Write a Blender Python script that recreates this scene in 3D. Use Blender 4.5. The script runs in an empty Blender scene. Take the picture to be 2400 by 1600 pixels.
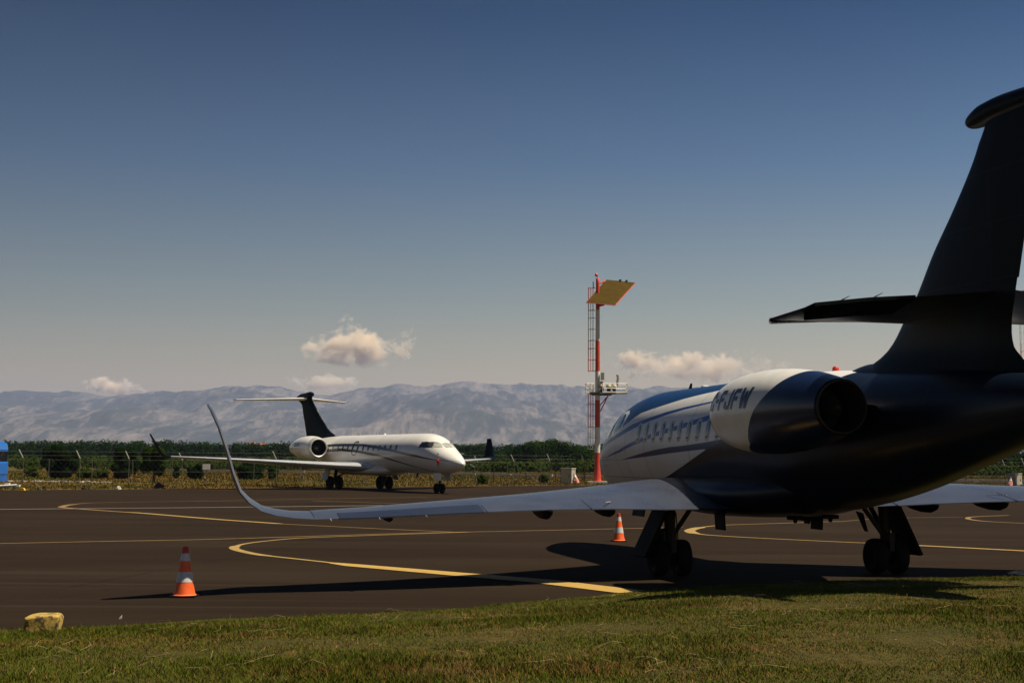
import bpy, bmesh, math, random
import numpy as np
from mathutils import Vector, Matrix, noise
R = math.radians
random.seed(7)
sc = bpy.context.scene

# ------------------------------------------------------------------ camera
F, HC, HY, ROLL = 3400.0, 2.158, 1078.0, R(0.4)
PITCH = math.atan((HY - 800) / F)
cd = bpy.data.cameras.new('camera')
cam = bpy.data.objects.new('camera', cd)
sc.collection.objects.link(cam)
cd.sensor_fit = 'HORIZONTAL'; cd.sensor_width = 36.0; cd.lens = 36.0 * F / 2400.0
cd.clip_start = 0.1; cd.clip_end = 90000
cam.matrix_world = (Matrix.Translation((0, 0, HC)) @ Matrix.Rotation(R(90) + PITCH, 4, 'X') @ Matrix.Rotation(ROLL, 4, 'Z'))
sc.camera = cam
sc.render.resolution_x = 1024; sc.render.resolution_y = 682

# ------------------------------------------------------------------ light
SUN = Vector((0.537, -0.081, 1.0)).normalized()
SUN_EL = math.asin(SUN.z); SUN_AZ = math.atan2(SUN.x, SUN.y)      # azimuth from +Y towards +X
w = bpy.data.worlds.new('World'); sc.world = w; w.use_nodes = True
nt = w.node_tree; nt.nodes.clear()
sky = nt.nodes.new('ShaderNodeTexSky'); sky.sky_type = 'NISHITA'; sky.sun_disc = False
sky.sun_elevation = SUN_EL; sky.sun_rotation = SUN_AZ
sky.altitude = 0; sky.air_density = 1.0; sky.dust_density = 0.6; sky.ozone_density = 2.0
bg = nt.nodes.new('ShaderNodeBackground'); bg.inputs['Strength'].default_value = 0.05
wo = nt.nodes.new('ShaderNodeOutputWorld')
gm = nt.nodes.new('ShaderNodeGamma'); gm.inputs['Gamma'].default_value = 1.0
# the air gets paler and warmer near the horizon, deeper blue overhead, brighter towards the sun on the right
wtc = nt.nodes.new('ShaderNodeTexCoord'); wsp = nt.nodes.new('ShaderNodeSeparateXYZ'); nt.links.new(wtc.outputs['Generated'], wsp.inputs[0])
wr = nt.nodes.new('ShaderNodeValToRGB'); we = wr.color_ramp.elements
while len(we) < 6: we.new(.5)
for e_, (p_, c_) in zip(we, [(0, (1.88, 1.14, .56)), (.05, (1.70, 1.12, .62)), (.11, (1.04, .89, .68)), (.20, (.42, .56, .66)), (.30, (.07, .25, .41)), (1, (.15, .24, .34))]):
    e_.position = p_; e_.color = (*c_, 1)
nt.links.new(wsp.outputs[2], wr.inputs[0])
wm_ = nt.nodes.new('ShaderNodeMapRange'); nt.links.new(wsp.outputs[0], wm_.inputs[0])
for i_, v_ in zip((1, 2, 3, 4), (-.40, .40, .72, 1.28)): wm_.inputs[i_].default_value = v_
wx = nt.nodes.new('ShaderNodeMix'); wx.data_type = 'RGBA'; wx.blend_type = 'MULTIPLY'; wx.inputs[0].default_value = 1
wy = nt.nodes.new('ShaderNodeMix'); wy.data_type = 'RGBA'; wy.blend_type = 'MULTIPLY'; wy.inputs[0].default_value = 1
nt.links.new(sky.outputs[0], gm.inputs[0]); nt.links.new(gm.outputs[0], wx.inputs[6]); nt.links.new(wr.outputs[0], wx.inputs[7])
nt.links.new(wx.outputs[2], wy.inputs[6]); nt.links.new(wm_.outputs[0], wy.inputs[7])
nt.links.new(wy.outputs[2], bg.inputs[0]); nt.links.new(bg.outputs[0], wo.inputs[0])
sd = bpy.data.lights.new('sun', 'SUN'); sd.energy = 4.7; sd.angle = R(0.5); sd.color = (1.0, 0.89, 0.70)
so = bpy.data.objects.new('sun', sd); sc.collection.objects.link(so)
so.rotation_euler = SUN.to_track_quat('Z', 'Y').to_euler(); so.location = (30, -10, 60)
sc.view_settings.view_transform = 'Standard'; sc.view_settings.look = 'None'
sc.view_settings.exposure = 0.5; sc.view_settings.gamma = 1.0
sc.cycles.use_denoising = True
sc.cycles.max_bounces = 8; sc.cycles.volume_bounces = 8; sc.cycles.transparent_max_bounces = 12

# ------------------------------------------------------------------ picture to ground helper (plan survey of the apron)
def ray(u, v):
    c, s = math.cos(ROLL), math.sin(ROLL); du, dv = u - 1200, v - 800
    x = du * c + dv * s; y = -du * s + dv * c
    return Vector((x, F * math.cos(PITCH) + y * math.sin(PITCH), F * math.sin(PITCH) - y * math.cos(PITCH)))
def G(u, v):
    d = ray(u, v); t = -HC / d.z
    return Vector((d.x * t, d.y * t, 0))
def D(u, v, dist):
    d = ray(u, v); t = dist / d.y
    return Vector((d.x * t, dist, HC + d.z * t))

# ------------------------------------------------------------------ objects
def link(o, parent=None):
    sc.collection.objects.link(o)
    if parent is not None: o.parent = parent
    return o
def tag(o, label=None, cat=None, group=None, kind=None):
    if label: o['label'] = label
    if cat: o['category'] = cat
    if group: o['group'] = group
    if kind: o['kind'] = kind
    return o
def empty(name, loc=(0, 0, 0), rz=0):
    o = bpy.data.objects.new(name, None); o.location = loc; o.rotation_euler = (0, 0, rz); o.empty_display_size = .3
    return link(o)
class MB:
    def __init__(s): s.v = []; s.f = []; s.m = []
    def add(s, vs, fs, mi=0):
        k = len(s.v); s.v += [tuple(v) for v in vs]; s.f += [tuple(i + k for i in f) for f in fs]; s.m += [mi] * len(fs); return s
    def box(s, c, d, rz=0, mi=0, rot=None):
        hx, hy, hz = d[0] / 2, d[1] / 2, d[2] / 2
        M = rot if rot is not None else Matrix.Rotation(rz, 3, 'Z')
        vs = [Vector(c) + M @ Vector((x * hx, y * hy, z * hz)) for x in (-1, 1) for y in (-1, 1) for z in (-1, 1)]
        return s.add(vs, [(0, 1, 3, 2), (4, 6, 7, 5), (0, 4, 5, 1), (2, 3, 7, 6), (0, 2, 6, 4), (1, 5, 7, 3)], mi)
    def loft(s, rings, cap=True, mi=0):
        n = len(rings[0]); vs = [p for r in rings for p in r]; fs = []
        for i in range(len(rings) - 1):
            for j in range(n): fs.append((i * n + j, i * n + (j + 1) % n, (i + 1) * n + (j + 1) % n, (i + 1) * n + j))
        if cap: fs.append(tuple(range(n))[::-1]); fs.append(tuple((len(rings) - 1) * n + j for j in range(n)))
        return s.add(vs, fs, mi)
    def tube(s, pts, r, n=8, mi=0, cap=True):
        pts = [Vector(p) for p in pts]; rs = r if isinstance(r, (list, tuple)) else [r] * len(pts); rings = []
        for i, p in enumerate(pts):
            t = (pts[min(i + 1, len(pts) - 1)] - pts[max(i - 1, 0)]).normalized()
            up = Vector((0, 0, 1)) if abs(t.z) < .9 else Vector((0, 1, 0))
            a = t.cross(up).normalized(); b = t.cross(a)
            rings.append([p + (a * math.cos(k * 2 * math.pi / n) + b * math.sin(k * 2 * math.pi / n)) * rs[i] for k in range(n)])
        return s.loft(rings, cap, mi)
    def lathe(s, prof, org=(0, 0, 0), axis=(0, 0, 1), n=32, mi=0, cap=True, sq=None):
        """prof: (distance along axis, radius)"""
        ax = Vector(axis).normalized(); up = Vector((0, 0, 1)) if abs(ax.z) < .9 else Vector((1, 0, 0))
        a = ax.cross(up).normalized(); b = a.cross(ax)
        rings = [[Vector(org) + ax * h + (a * math.cos(k * 2 * math.pi / n) + b * math.sin(k * 2 * math.pi / n)) * r for k in range(n)] for h, r in prof]
        return s.loft(rings, cap, mi)
    def build(s, name, mats, parent=None, smooth=True, angle=35, loc=None):
        me = bpy.data.meshes.new(name); me.from_pydata(s.v, [], s.f); me.validate()
        for m in (mats if isinstance(mats, (list, tuple)) else [mats]): me.materials.append(m)
        if any(s.m) and len(me.polygons) == len(s.m): me.polygons.foreach_set('material_index', s.m)
        bm = bmesh.new(); bm.from_mesh(me); bmesh.ops.remove_doubles(bm, verts=bm.verts, dist=1e-5); bmesh.ops.recalc_face_normals(bm, faces=bm.faces)
        if smooth:
            for f in bm.faces: f.smooth = True
            for e in bm.edges:
                if len(e.link_faces) == 2 and e.calc_face_angle(0) > R(angle): e.smooth = False
        bm.to_mesh(me); bm.free(); me.update()
        o = bpy.data.objects.new(name, me)
        if loc is not None: o.location = loc
        return link(o, parent)

# ------------------------------------------------------------------ materials
def N(t, typ, **kw):
    n = t.nodes.new(typ)
    for k, v in kw.items(): setattr(n, k, v)
    return n
def mat(name):
    m = bpy.data.materials.new(name); m.use_nodes = True
    return m, m.node_tree, m.node_tree.nodes['Principled BSDF']
def math_(t, op, a, b=None, c=None, clamp=False):
    n = t.nodes.new('ShaderNodeMath'); n.operation = op; n.use_clamp = clamp
    for i, x in enumerate((a, b, c)):
        if x is None: continue
        if isinstance(x, (int, float)): n.inputs[i].default_value = x
        else: t.links.new(x, n.inputs[i])
    return n.outputs[0]
def mix(t, fac, a, b):
    n = t.nodes.new('ShaderNodeMix'); n.data_type = 'RGBA'
    if isinstance(fac, (int, float)): n.inputs[0].default_value = fac
    else: t.links.new(fac, n.inputs[0])
    for i, x in ((6, a), (7, b)):
        if isinstance(x, tuple): n.inputs[i].default_value = (*x, 1)
        else: t.links.new(x, n.inputs[i])
    return n.outputs[2]
def noise_(t, scale, detail=4, rough=.55, vec=None, coord='Object', stretch=None, dist=0):
    if vec is None:
        tc = t.nodes.new('ShaderNodeTexCoord'); vec = tc.outputs[coord]
    if stretch:
        mp = t.nodes.new('ShaderNodeMapping'); mp.inputs['Scale'].default_value = stretch; t.links.new(vec, mp.inputs[0]); vec = mp.outputs[0]
    n = t.nodes.new('ShaderNodeTexNoise'); n.inputs['Scale'].default_value = scale; n.inputs['Detail'].default_value = detail
    n.inputs['Roughness'].default_value = rough; n.inputs['Distortion'].default_value = dist; t.links.new(vec, n.inputs['Vector'])
    return n.outputs[0]
def ramp(t, fac, stops):
    n = t.nodes.new('ShaderNodeValToRGB'); e = n.color_ramp.elements
    while len(e) < len(stops): e.new(.5)
    for i, (p, c) in enumerate(stops):
        e[i].position = p; e[i].color = (*c, 1) if len(c) == 3 else c
    t.links.new(fac, n.inputs[0]); return n.outputs[0]
def mr(t, x, a, b, c=0, d=1):
    n = t.nodes.new('ShaderNodeMapRange'); t.links.new(x, n.inputs[0])
    for i, v in zip((1, 2, 3, 4), (a, b, c, d)): n.inputs[i].default_value = v
    return n.outputs[0]
def pm(name, col, rough=.5, metal=0, var=.12, vs=3.0, bump=0, coat=0, spec=.5):
    m, t, p = mat(name)
    f = noise_(t, vs, 5)
    lo = tuple(c * (1 - var) for c in col); hi = tuple(min(1, c * (1 + var)) for c in col)
    t.links.new(ramp(t, f, [(.3, lo), (.7, hi)]), p.inputs['Base Color'])
    t.links.new(mr(t, f, .3, .7, max(0, rough - .06), min(1, rough + .06)), p.inputs['Roughness'])
    p.inputs['Metallic'].default_value = metal; p.inputs['Specular IOR Level'].default_value = spec
    p.inputs['Coat Weight'].default_value = coat; p.inputs['Coat Roughness'].default_value = .05
    if bump:
        b = t.nodes.new('ShaderNodeBump'); b.inputs['Strength'].default_value = bump; b.inputs['Distance'].default_value = .01
        t.links.new(noise_(t, vs * 8, 4), b.inputs['Height']); t.links.new(b.outputs[0], p.inputs['Normal'])
    return m
WHITE = (.74, .73, .70)
M = {}
M['white_paint'] = pm('white_paint', WHITE, .28, var=.05, vs=1.2, coat=.3)
M['navy_paint'] = pm('navy_paint', (.005, .009, .020), .38, var=.3, vs=.8, spec=.25)
M['dark_navy'] = pm('dark_navy', (.004, .005, .006), .6, var=.3, vs=1, spec=.05)
M['black_rubber'] = pm('black_rubber', (.007, .007, .0065), .8, var=.3, vs=8, spec=.15)
M['wheel_hub'] = pm('wheel_hub', (.008, .008, .008), .9, 0, var=.2, vs=8, spec=.05)
M['gear_metal'] = pm('gear_metal', (.014, .014, .013), .6, 0, var=.25, vs=6, spec=.2)
M['bare_metal'] = pm('bare_metal', (.62, .60, .57), .25, 1, var=.1, vs=4)
M['dull_metal'] = pm('dull_metal', (.30, .29, .27), .38, .9, var=.2, vs=4)
M['wing_grey'] = pm('wing_grey', (.050, .057, .080), .30, .0, var=.14, vs=1.3, coat=.15)
M['control_grey'] = pm('control_grey', (.022, .027, .045), .30, .1, var=.12, vs=1.3)
M['glass'] = pm('dark_glass', (.010, .012, .016), .06, 0, var=.1, spec=.9)
M['cockpit_shade'] = pm('cockpit_shade', (.42, .42, .37), .25, 0, var=.1, coat=.6)
M['red_plastic'] = pm('red_plastic', (.55, .03, .02), .4, var=.15, vs=6)
M['mast_red'] = pm('mast_red', (.55, .055, .025), .5, var=.18, vs=3)
M['mast_white'] = pm('mast_white', (.66, .64, .60), .5, var=.12, vs=3)
M['galv'] = pm('galvanised_steel', (.12, .11, .085), .5, .4, var=.2, vs=5)
M['galv_light'] = pm('galvanised_light', (.42, .40, .36), .5, .1, var=.1, vs=5)
M['rail_white'] = pm('rail_white', (.75, .73, .68), .5, var=.08, vs=4)
M['concrete'] = pm('concrete', (.36, .34, .28), .85, var=.22, vs=4, bump=.3)
M['concrete_pale'] = pm('concrete_pale', (.50, .46, .40), .85, var=.25, vs=1.5, bump=.2)
M['fan_dark'] = pm('fan_dark', (.008, .009, .012), .6, 0, var=.3, spec=.15)
M['cone_orange'] = pm('cone_orange', (.92, .13, .022), .5, var=.15, vs=9)
M['cone_red'] = pm('cone_red', (.50, .03, .015), .5, var=.15, vs=9)
M['cone_band'] = pm('cone_band', (.58, .56, .54), .45, var=.22, vs=22)
M['truck_blue'] = pm('truck_blue', (.012, .14, .52), .35, var=.12, vs=2, coat=.3)
M['cabinet'] = pm('cabinet_grey', (.40, .37, .28), .7, var=.15, vs=3)
M['rock_dark'] = pm('rock_dark', (.05, .038, .03), .9, var=.4, vs=6)
M['white_plastic'] = pm('white_plastic', (.78, .76, .70), .5, var=.1, vs=6)
M['chock_yellow'] = pm('chock_yellow', (.62, .40, .04), .6, var=.2, vs=8)
M['bag_red'] = pm('bag_pink', (.62, .26, .20), .7, var=.35, vs=9)
M['roof_tile'] = pm('roof_tile', (.45, .14, .06), .8, var=.2, vs=.5)
M['plaster'] = pm('plaster', (.55, .40, .28), .8, var=.1, vs=.5)
M['straw'] = pm('straw', (.34, .24, .10), .8, var=.3, vs=20)
M['litter'] = pm('litter_cardboard', (.62, .52, .38), .8, var=.25, vs=12)

def curve_node(t, x, pts, x0, x1, y0, y1):
    """piecewise-linear y(x) by a colour ramp, returned in real units"""
    f = mr(t, x, x0, x1, 0, 1)
    st = [((px - x0) / (x1 - x0), ((py - y0) / (y1 - y0),) * 3) for px, py in pts]
    r = ramp(t, f, st)
    # the ramp output is linear greyscale
    return math_(t, 'MULTIPLY_ADD', r, (y1 - y0), y0)
def below(t, z, curve, soft=.006):
    return math_(t, 'MULTIPLY_ADD', math_(t, 'SUBTRACT', curve, z), 1 / soft, .5, clamp=True)

# livery of the near jet; a = metres aft of the nose, z = height
MG = 10.8
def livery_base(name):
    m, t, p = mat(name)
    tc = t.nodes.new('ShaderNodeTexCoord'); sp = t.nodes.new('ShaderNodeSeparateXYZ'); t.links.new(tc.outputs['Object'], sp.inputs[0])
    a = math_(t, 'SUBTRACT', MG, sp.outputs[1]); z = sp.outputs[2]
    return m, t, p, a, z, sp.outputs[0]
NAVY = (.004, .008, .018); BLUE = (.010, .070, .32); BLUE2 = (.010, .060, .27)
def fuselage_paint():
    m, t, p, a, z, b = livery_base('fuselage_paint')
    A0, A1, Z0, Z1 = 0, 22, 1.0, 4.5
    c = lambda pts: curve_node(t, a, pts, A0, A1, Z0, Z1)
    dirt = noise_(t, 1.6, 6, .6, stretch=(1, .35, 1))
    white = ramp(t, dirt, [(.25, (.64, .63, .60)), (.6, WHITE)])
    # top blue band
    top = math_(t, 'SUBTRACT', 1.0, below(t, z, c([(0, 2.32), (1.5, 2.5), (3.0, 2.78), (4.5, 2.95), (5.0, 3.1), (5.5, 3.25), (6.2, 3.33), (7.0, 3.41), (7.8, 3.49), (8.7, 3.55), (9.6, 3.60), (10.6, 3.68), (11.5, 3.9)])))
    col = mix(t, top, white, (.004, .034, .115))
    def band(lo, hi, rgb):
        nonlocal col
        mk = math_(t, 'MULTIPLY', below(t, z, c(hi)), math_(t, 'SUBTRACT', 1.0, below(t, z, c(lo))))
        col = mix(t, mk, col, rgb)
    band([(1.0, 2.27), (2.85, 2.52), (4.4, 2.72), (5.3, 2.87), (6.3, 3.025), (7.3, 3.14), (8.3, 3.23), (10, 3.335), (13, 3.42)],
         [(1.0, 2.30), (2.85, 2.60), (4.4, 2.83), (5.3, 3.0), (6.3, 3.12), (7.3, 3.22), (8.3, 3.29), (10, 3.37), (13, 3.45)], BLUE2)
    band([(3.0, 2.24), (4.5, 2.36), (5.5, 2.50), (6.1, 2.57), (7, 2.68), (7.8, 2.75), (8.5, 2.81), (9.45, 2.90), (10.4, 2.98), (13, 3.1)],
         [(3.0, 2.25), (4.5, 2.43), (5.5, 2.59), (6.1, 2.67), (7, 2.78), (7.8, 2.85), (8.5, 2.91), (9.45, 3.01), (10.4, 3.10), (13, 3.25)], BLUE)
    band([(4.5, 2.18), (6, 2.24), (7, 2.28), (8.1, 2.33), (8.9, 2.36), (10.1, 2.40), (11.3, 2.3), (13, 1.8)],
         [(4.5, 2.185), (6, 2.32), (7, 2.40), (8.1, 2.46), (8.9, 2.48), (10.1, 2.53), (11.3, 2.60), (13, 2.8)], (.006, .035, .13))
    # dark rear body: below the diagonal ahead of the engine, everything aft of the pylon
    rear = below(t, z, c([(0, 1.0), (5.6, 1.0), (6.34, 1.69), (7.58, 1.87), (8.64, 2.06), (9.56, 2.25), (10.2, 2.39), (11.3, 2.57), (12.4, 2.85), (13.3, 3.1), (14.2, 3.38), (14.52, 3.56), (14.68, 3.67), (14.9, 3.9), (15.1, 4.4), (22, 4.45)]))
    col = mix(t, rear, col, NAVY)
    # panel joints
    ring = None
    for ra in (1.15, 2.55, 4.05, 4.95, 6.35, 9.2, 12.3, 15.6, 17.6):
        r = math_(t, 'COMPARE', a, ra, .011); ring = r if ring is None else math_(t, 'MAXIMUM', ring, r)
    zl = math_(t, 'MAXIMUM', math_(t, 'COMPARE', z, 1.78, .008), math_(t, 'COMPARE', z, 2.56, .0))
    ring = math_(t, 'MAXIMUM', ring, zl)
    col = mix(t, math_(t, 'MULTIPLY', ring, .65), col, (.03, .03, .03))
    t.links.new(col, p.inputs['Base Color']); p.inputs['Roughness'].default_value = .34; p.inputs['Specular IOR Level'].default_value = .22
    p.inputs['Coat Weight'].default_value = .04; p.inputs['Coat Roughness'].default_value = .06
    bn = noise_(t, 2.2, 3, .5); bu = t.nodes.new('ShaderNodeBump'); bu.inputs['Strength'].default_value = .35; bu.inputs['Distance'].default_value = .012
    t.links.new(bn, bu.inputs['Height']); t.links.new(bu.outputs[0], p.inputs['Normal'])
    return m
def nacelle_paint():
    m, t, p, a, z, b = livery_base('nacelle_paint')
    # white front cowl, navy rear cowl behind a curved line
    cut = curve_node(t, z, [(2.2, 13.8), (2.34, 14.13), (2.45, 14.6), (2.62, 14.87), (2.79, 15.09), (2.99, 15.32), (3.2, 15.62), (3.41, 15.89), (3.54, 16.08), (3.8, 16.4)], 2.0, 4.0, 13, 18)
    mk = math_(t, 'MULTIPLY_ADD', math_(t, 'SUBTRACT', a, cut), 150, .5, clamp=True)
    n = noise_(t, 2, 5)
    white = ramp(t, n, [(.25, (.66, .64, .60)), (.6, (.80, .78, .72))])
    col = mix(t, mk, white, (.005, .014, .046))
    ln = math_(t, 'COMPARE', a, 13.55, .008)
    col = mix(t, math_(t, 'MULTIPLY', ln, .5), col, (.05, .05, .05))
    t.links.new(col, p.inputs['Base Color']); p.inputs['Roughness'].default_value = .3; p.inputs['Specular IOR Level'].default_value = .35
    p.inputs['Coat Weight'].default_value = .1; p.inputs['Coat Roughness'].default_value = .05
    return m
def fin_paint():
    m, t, p, a, z, b = livery_base('fin_paint')
    n = noise_(t, .9, 4, stretch=(1, 1, .4))
    col = ramp(t, n, [(.35, (.003, .005, .006)), (.6, (.004, .008, .014)), (.8, (.005, .018, .04))])
    ln = None
    for q_, v_ in ((z, 4.78), (z, 5.6), (z, 6.35), (a, 17.4), (a, 18.6)):
        l_ = math_(t, 'COMPARE', q_, v_, .006); ln = l_ if ln is None else math_(t, 'MAXIMUM', ln, l_)
    col = mix(t, math_(t, 'MULTIPLY', ln, .5), col, (.03, .035, .04))
    t.links.new(col, p.inputs['Base Color']); p.inputs['Roughness'].default_value = .42; p.inputs['Specular IOR Level'].default_value = .07
    return m
M['fuselage'] = fuselage_paint(); M['nacelle'] = nacelle_paint(); M['fin'] = fin_paint()

# livery of the far jet
MG2 = 16.3
def far_paint():
    m, t, p = mat('far_fuselage_paint')
    tc = t.nodes.new('ShaderNodeTexCoord'); sp = t.nodes.new('ShaderNodeSeparateXYZ'); t.links.new(tc.outputs['Object'], sp.inputs[0])
    a = math_(t, 'SUBTRACT', MG2, sp.outputs[1]); z = sp.outputs[2]
    c = lambda pts: curve_node(t, a, pts, 0, 30, 1, 5)
    col = ramp(t, noise_(t, 1.0, 5), [(.3, (.70, .68, .63)), (.6, (.78, .76, .71))])
    def band(lo, hi, rgb):
        nonlocal col
        mk = math_(t, 'MULTIPLY', below(t, z, c(hi), .02), math_(t, 'SUBTRACT', 1.0, below(t, z, c(lo), .02)))
        col = mix(t, mk, col, rgb)
    band([(0, 2.1), (2.2, 2.18), (4.5, 2.40), (7.85, 2.72), (10.8, 2.98), (13.1, 3.14), (17, 3.17), (19, 3.12), (22, 2.92), (24, 2.8)],
         [(0, 2.1), (2.2, 2.24), (4.5, 2.55), (7.85, 2.90), (10.9, 3.19), (13.2, 3.32), (17, 3.36), (19, 3.34), (22, 3.2), (24, 3.0)], (.006, .010, .011))
    band([(0, 1.0), (5.3, 1.76), (7.35, 2.04), (9.9, 2.38), (12.1, 2.56), (14.4, 2.72), (16.8, 2.80), (18.8, 2.76), (22, 2.62), (24, 2.6)],
         [(0, 1.0), (5.3, 1.82), (7.35, 2.14), (9.9, 2.52), (12.1, 2.74), (14.4, 2.91), (16.8, 3.00), (18.8, 2.98), (22, 2.8), (24, 2.7)], (.007, .012, .011))
    t.links.new(col, p.inputs['Base Color']); p.inputs['Roughness'].default_value = .3
    p.inputs['Coat Weight'].default_value = .3
    return m
M['far_paint'] = far_paint()

# ------------------------------------------------------------------ aircraft helpers (local: x right, y forward, z up)
def smooth_stations(st, step=.2):
    A = np.array(st, float); out = []
    xs = []
    for i in range(len(A) - 1):
        n = max(2, int(math.ceil((A[i + 1, 0] - A[i, 0]) / step))); xs += list(np.linspace(A[i, 0], A[i + 1, 0], n, endpoint=False))
    xs.append(A[-1, 0]); xs = np.array(xs)
    cols = [xs]
    x = A[:, 0]
    for k in range(1, A.shape[1]):
        y = A[:, k]; d = np.diff(y) / np.diff(x); mslope = np.zeros(len(x)); mslope[0] = d[0]; mslope[-1] = d[-1]
        for i in range(1, len(x) - 1):
            mslope[i] = 0 if d[i - 1] * d[i] <= 0 else 2 * d[i - 1] * d[i] / (d[i - 1] + d[i])
        idx = np.clip(np.searchsorted(x, xs, 'right') - 1, 0, len(x) - 2); h = x[idx + 1] - x[idx]; s = (xs - x[idx]) / h
        cols.append((2 * s**3 - 3 * s**2 + 1) * y[idx] + (s**3 - 2 * s**2 + s) * h * mslope[idx] + (-2 * s**3 + 3 * s**2) * y[idx + 1] + (s**3 - s**2) * h * mslope[idx + 1])
    return np.array(cols).T
def fuselage_mesh(st, mg, n=72, step=.2):
    S = smooth_stations(st, step); mb = MB(); rings = []
    for a, zc, rz, ry in S:
        rings.append([Vector((ry * math.cos(k * 2 * math.pi / n), mg - a, zc + rz * math.sin(k * 2 * math.pi / n))) for k in range(n)])
    mb.loft(rings); return mb, S
def airfoil(P, Q, th, nrm, n=14, camber=.015):
    """closed section: P leading edge, Q trailing edge, th thickness in metres, nrm up direction"""
    P, Q, nrm = Vector(P), Vector(Q), Vector(nrm).normalized(); ch = (Q - P); out = []
    xs = [(1 - math.cos(i * math.pi / n)) / 2 for i in range(n + 1)]
    f = lambda x: 5 * (.2969 * math.sqrt(x) - .126 * x - .3516 * x**2 + .2843 * x**3 - .1036 * x**4)
    L = ch.length
    for x in xs[::-1]: out.append(P + ch * x + nrm * (th * f(x) + camber * L * 4 * x * (1 - x)))
    for x in xs[1:-1]: out.append(P + ch * x + nrm * (-th * f(x) + camber * L * 4 * x * (1 - x)))
    return out
def surf(secs, mg, n=14, camber=.01):
    """secs: ((aL,bL,zL),(aT,bT,zT),thickness,normal(b,z) or (x,y,z))"""
    rings = []
    for P, Q, th, nr in secs:
        p = (P[1], mg - P[0], P[2]); q = (Q[1], mg - Q[0], Q[2])
        rings.append(airfoil(p, q, th, nr, n, camber))
    return rings
def lerp(a, b, t): return tuple(x + (y - x) * t for x, y in zip(a, b))
def wheel(parent, c, r, wdt, name='wheel', hubm=None):
    """tyre with rounded shoulders, hub as a sub-part; axis along local x"""
    h = wdt / 2; mb = MB()
    prof = [(-h * .72, r * .52), (-h * .9, r * .62), (-h, r * .80), (-h * .86, r * .93), (-h * .5, r * .99), (0, r), (h * .5, r * .99), (h * .86, r * .93), (h, r * .80), (h * .9, r * .62), (h * .72, r * .52)]
    mb.lathe(prof, c, (1, 0, 0), 36, cap=True)
    wo_ = mb.build(name, M['black_rubber'], parent)
    hb = MB(); hb.lathe([(-h * .78, r * .12), (-h * .78, r * .3), (-h * .70, r * .5), (h * .70, r * .5), (h * .78, r * .3), (h * .78, r * .12)], c, (1, 0, 0), 24)
    hb.build('wheel_hub', hubm or M['wheel_hub'], wo_)
    return wo_

# ================================================================== NEAR JET
TH = .228
jet = empty('business_jet', (5.16, 28.23, 0), TH)
tag(jet, 'white and navy business jet in the foreground, seen from behind', 'airplane')
def P(a, b, z): return Vector((b, MG - a, z))
ST = [(0, 2.02, .02, .02), (.15, 2.02, .2, .22), (.5, 2.04, .4, .44), (1, 2.09, .6, .66), (1.6, 2.16, .79, .85), (2.2, 2.26, .95, .99), (2.8, 2.37, 1.08, 1.08), (3.5, 2.46, 1.18, 1.16), (4.3, 2.51, 1.24, 1.22), (5.2, 2.53, 1.265, 1.25), (12, 2.53, 1.265, 1.25), (13.5, 2.54, 1.23, 1.18), (15, 2.58, 1.1, 1.02), (16.4, 2.67, .95, .84), (17.6, 2.78, .79, .66), (18.6, 2.86, .63, .5), (19.4, 2.92, .48, .38), (20.3, 2.97, .26, .22)]
mb, S1 = fuselage_mesh(ST, MG, 96, .12)
fus = mb.build('fuselage', M['fuselage'], jet)
def fstat(S, a): return [float(np.interp(a, S[:, 0], S[:, i])) for i in (1, 2, 3)]
def skin(S, mg, a, z, side=-1, off=0.0):
    zc, rz, ry = fstat(S, a); s = max(-1, min(1, (z - zc) / rz)); c = math.sqrt(max(0, 1 - s * s))
    n = Vector((side * c / ry, 0, s / rz)).normalized()
    return Vector((side * ry * c, mg - a, z)) + n * off
def skin_patch(S, mg, outline, side, off, name, m, parent, nu=1, centre=None):
    """thin raised plate following the hull: outline of (a,z) points, filled as a fan of rings"""
    ca = sum(p[0] for p in outline) / len(outline); cz = sum(p[1] for p in outline) / len(outline)
    k = 5; mb = MB(); rings = []
    for i in range(k + 1):
        s = i / k; o = off if i < k else -.004
        rings.append([skin(S, mg, ca + (a - ca) * s, cz + (z - cz) * s, side, o) for a, z in outline])
    vs = [p for r in rings for p in r]; n = len(outline); fs = []
    for i in range(k):
        for j in range(n): fs.append((i * n + j, i * n + (j + 1) % n, (i + 1) * n + (j + 1) % n, (i + 1) * n + j))
    mb.add(vs, fs); return mb.build(name, m, parent)
def rrect(ca, cz, wa, hz, n=5, pw=2.6, sh=0):
    out = []
    for i in range(n * 4):
        t = i * 2 * math.pi / (n * 4); c, s = math.cos(t), math.sin(t)
        zz = math.copysign(abs(s)**(2 / pw), s) * hz / 2
        out.append((ca + math.copysign(abs(c)**(2 / pw), c) * wa / 2 + sh * zz, cz + zz))
    return out
M['win_glass'] = pm('cabin_window_glass', (.10, .095, .085), .12, 0, var=.35, vs=6, spec=.7)
M['win_frame'] = pm('cabin_window_frame', (.42, .42, .41), .35, .2, var=.1)
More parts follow.
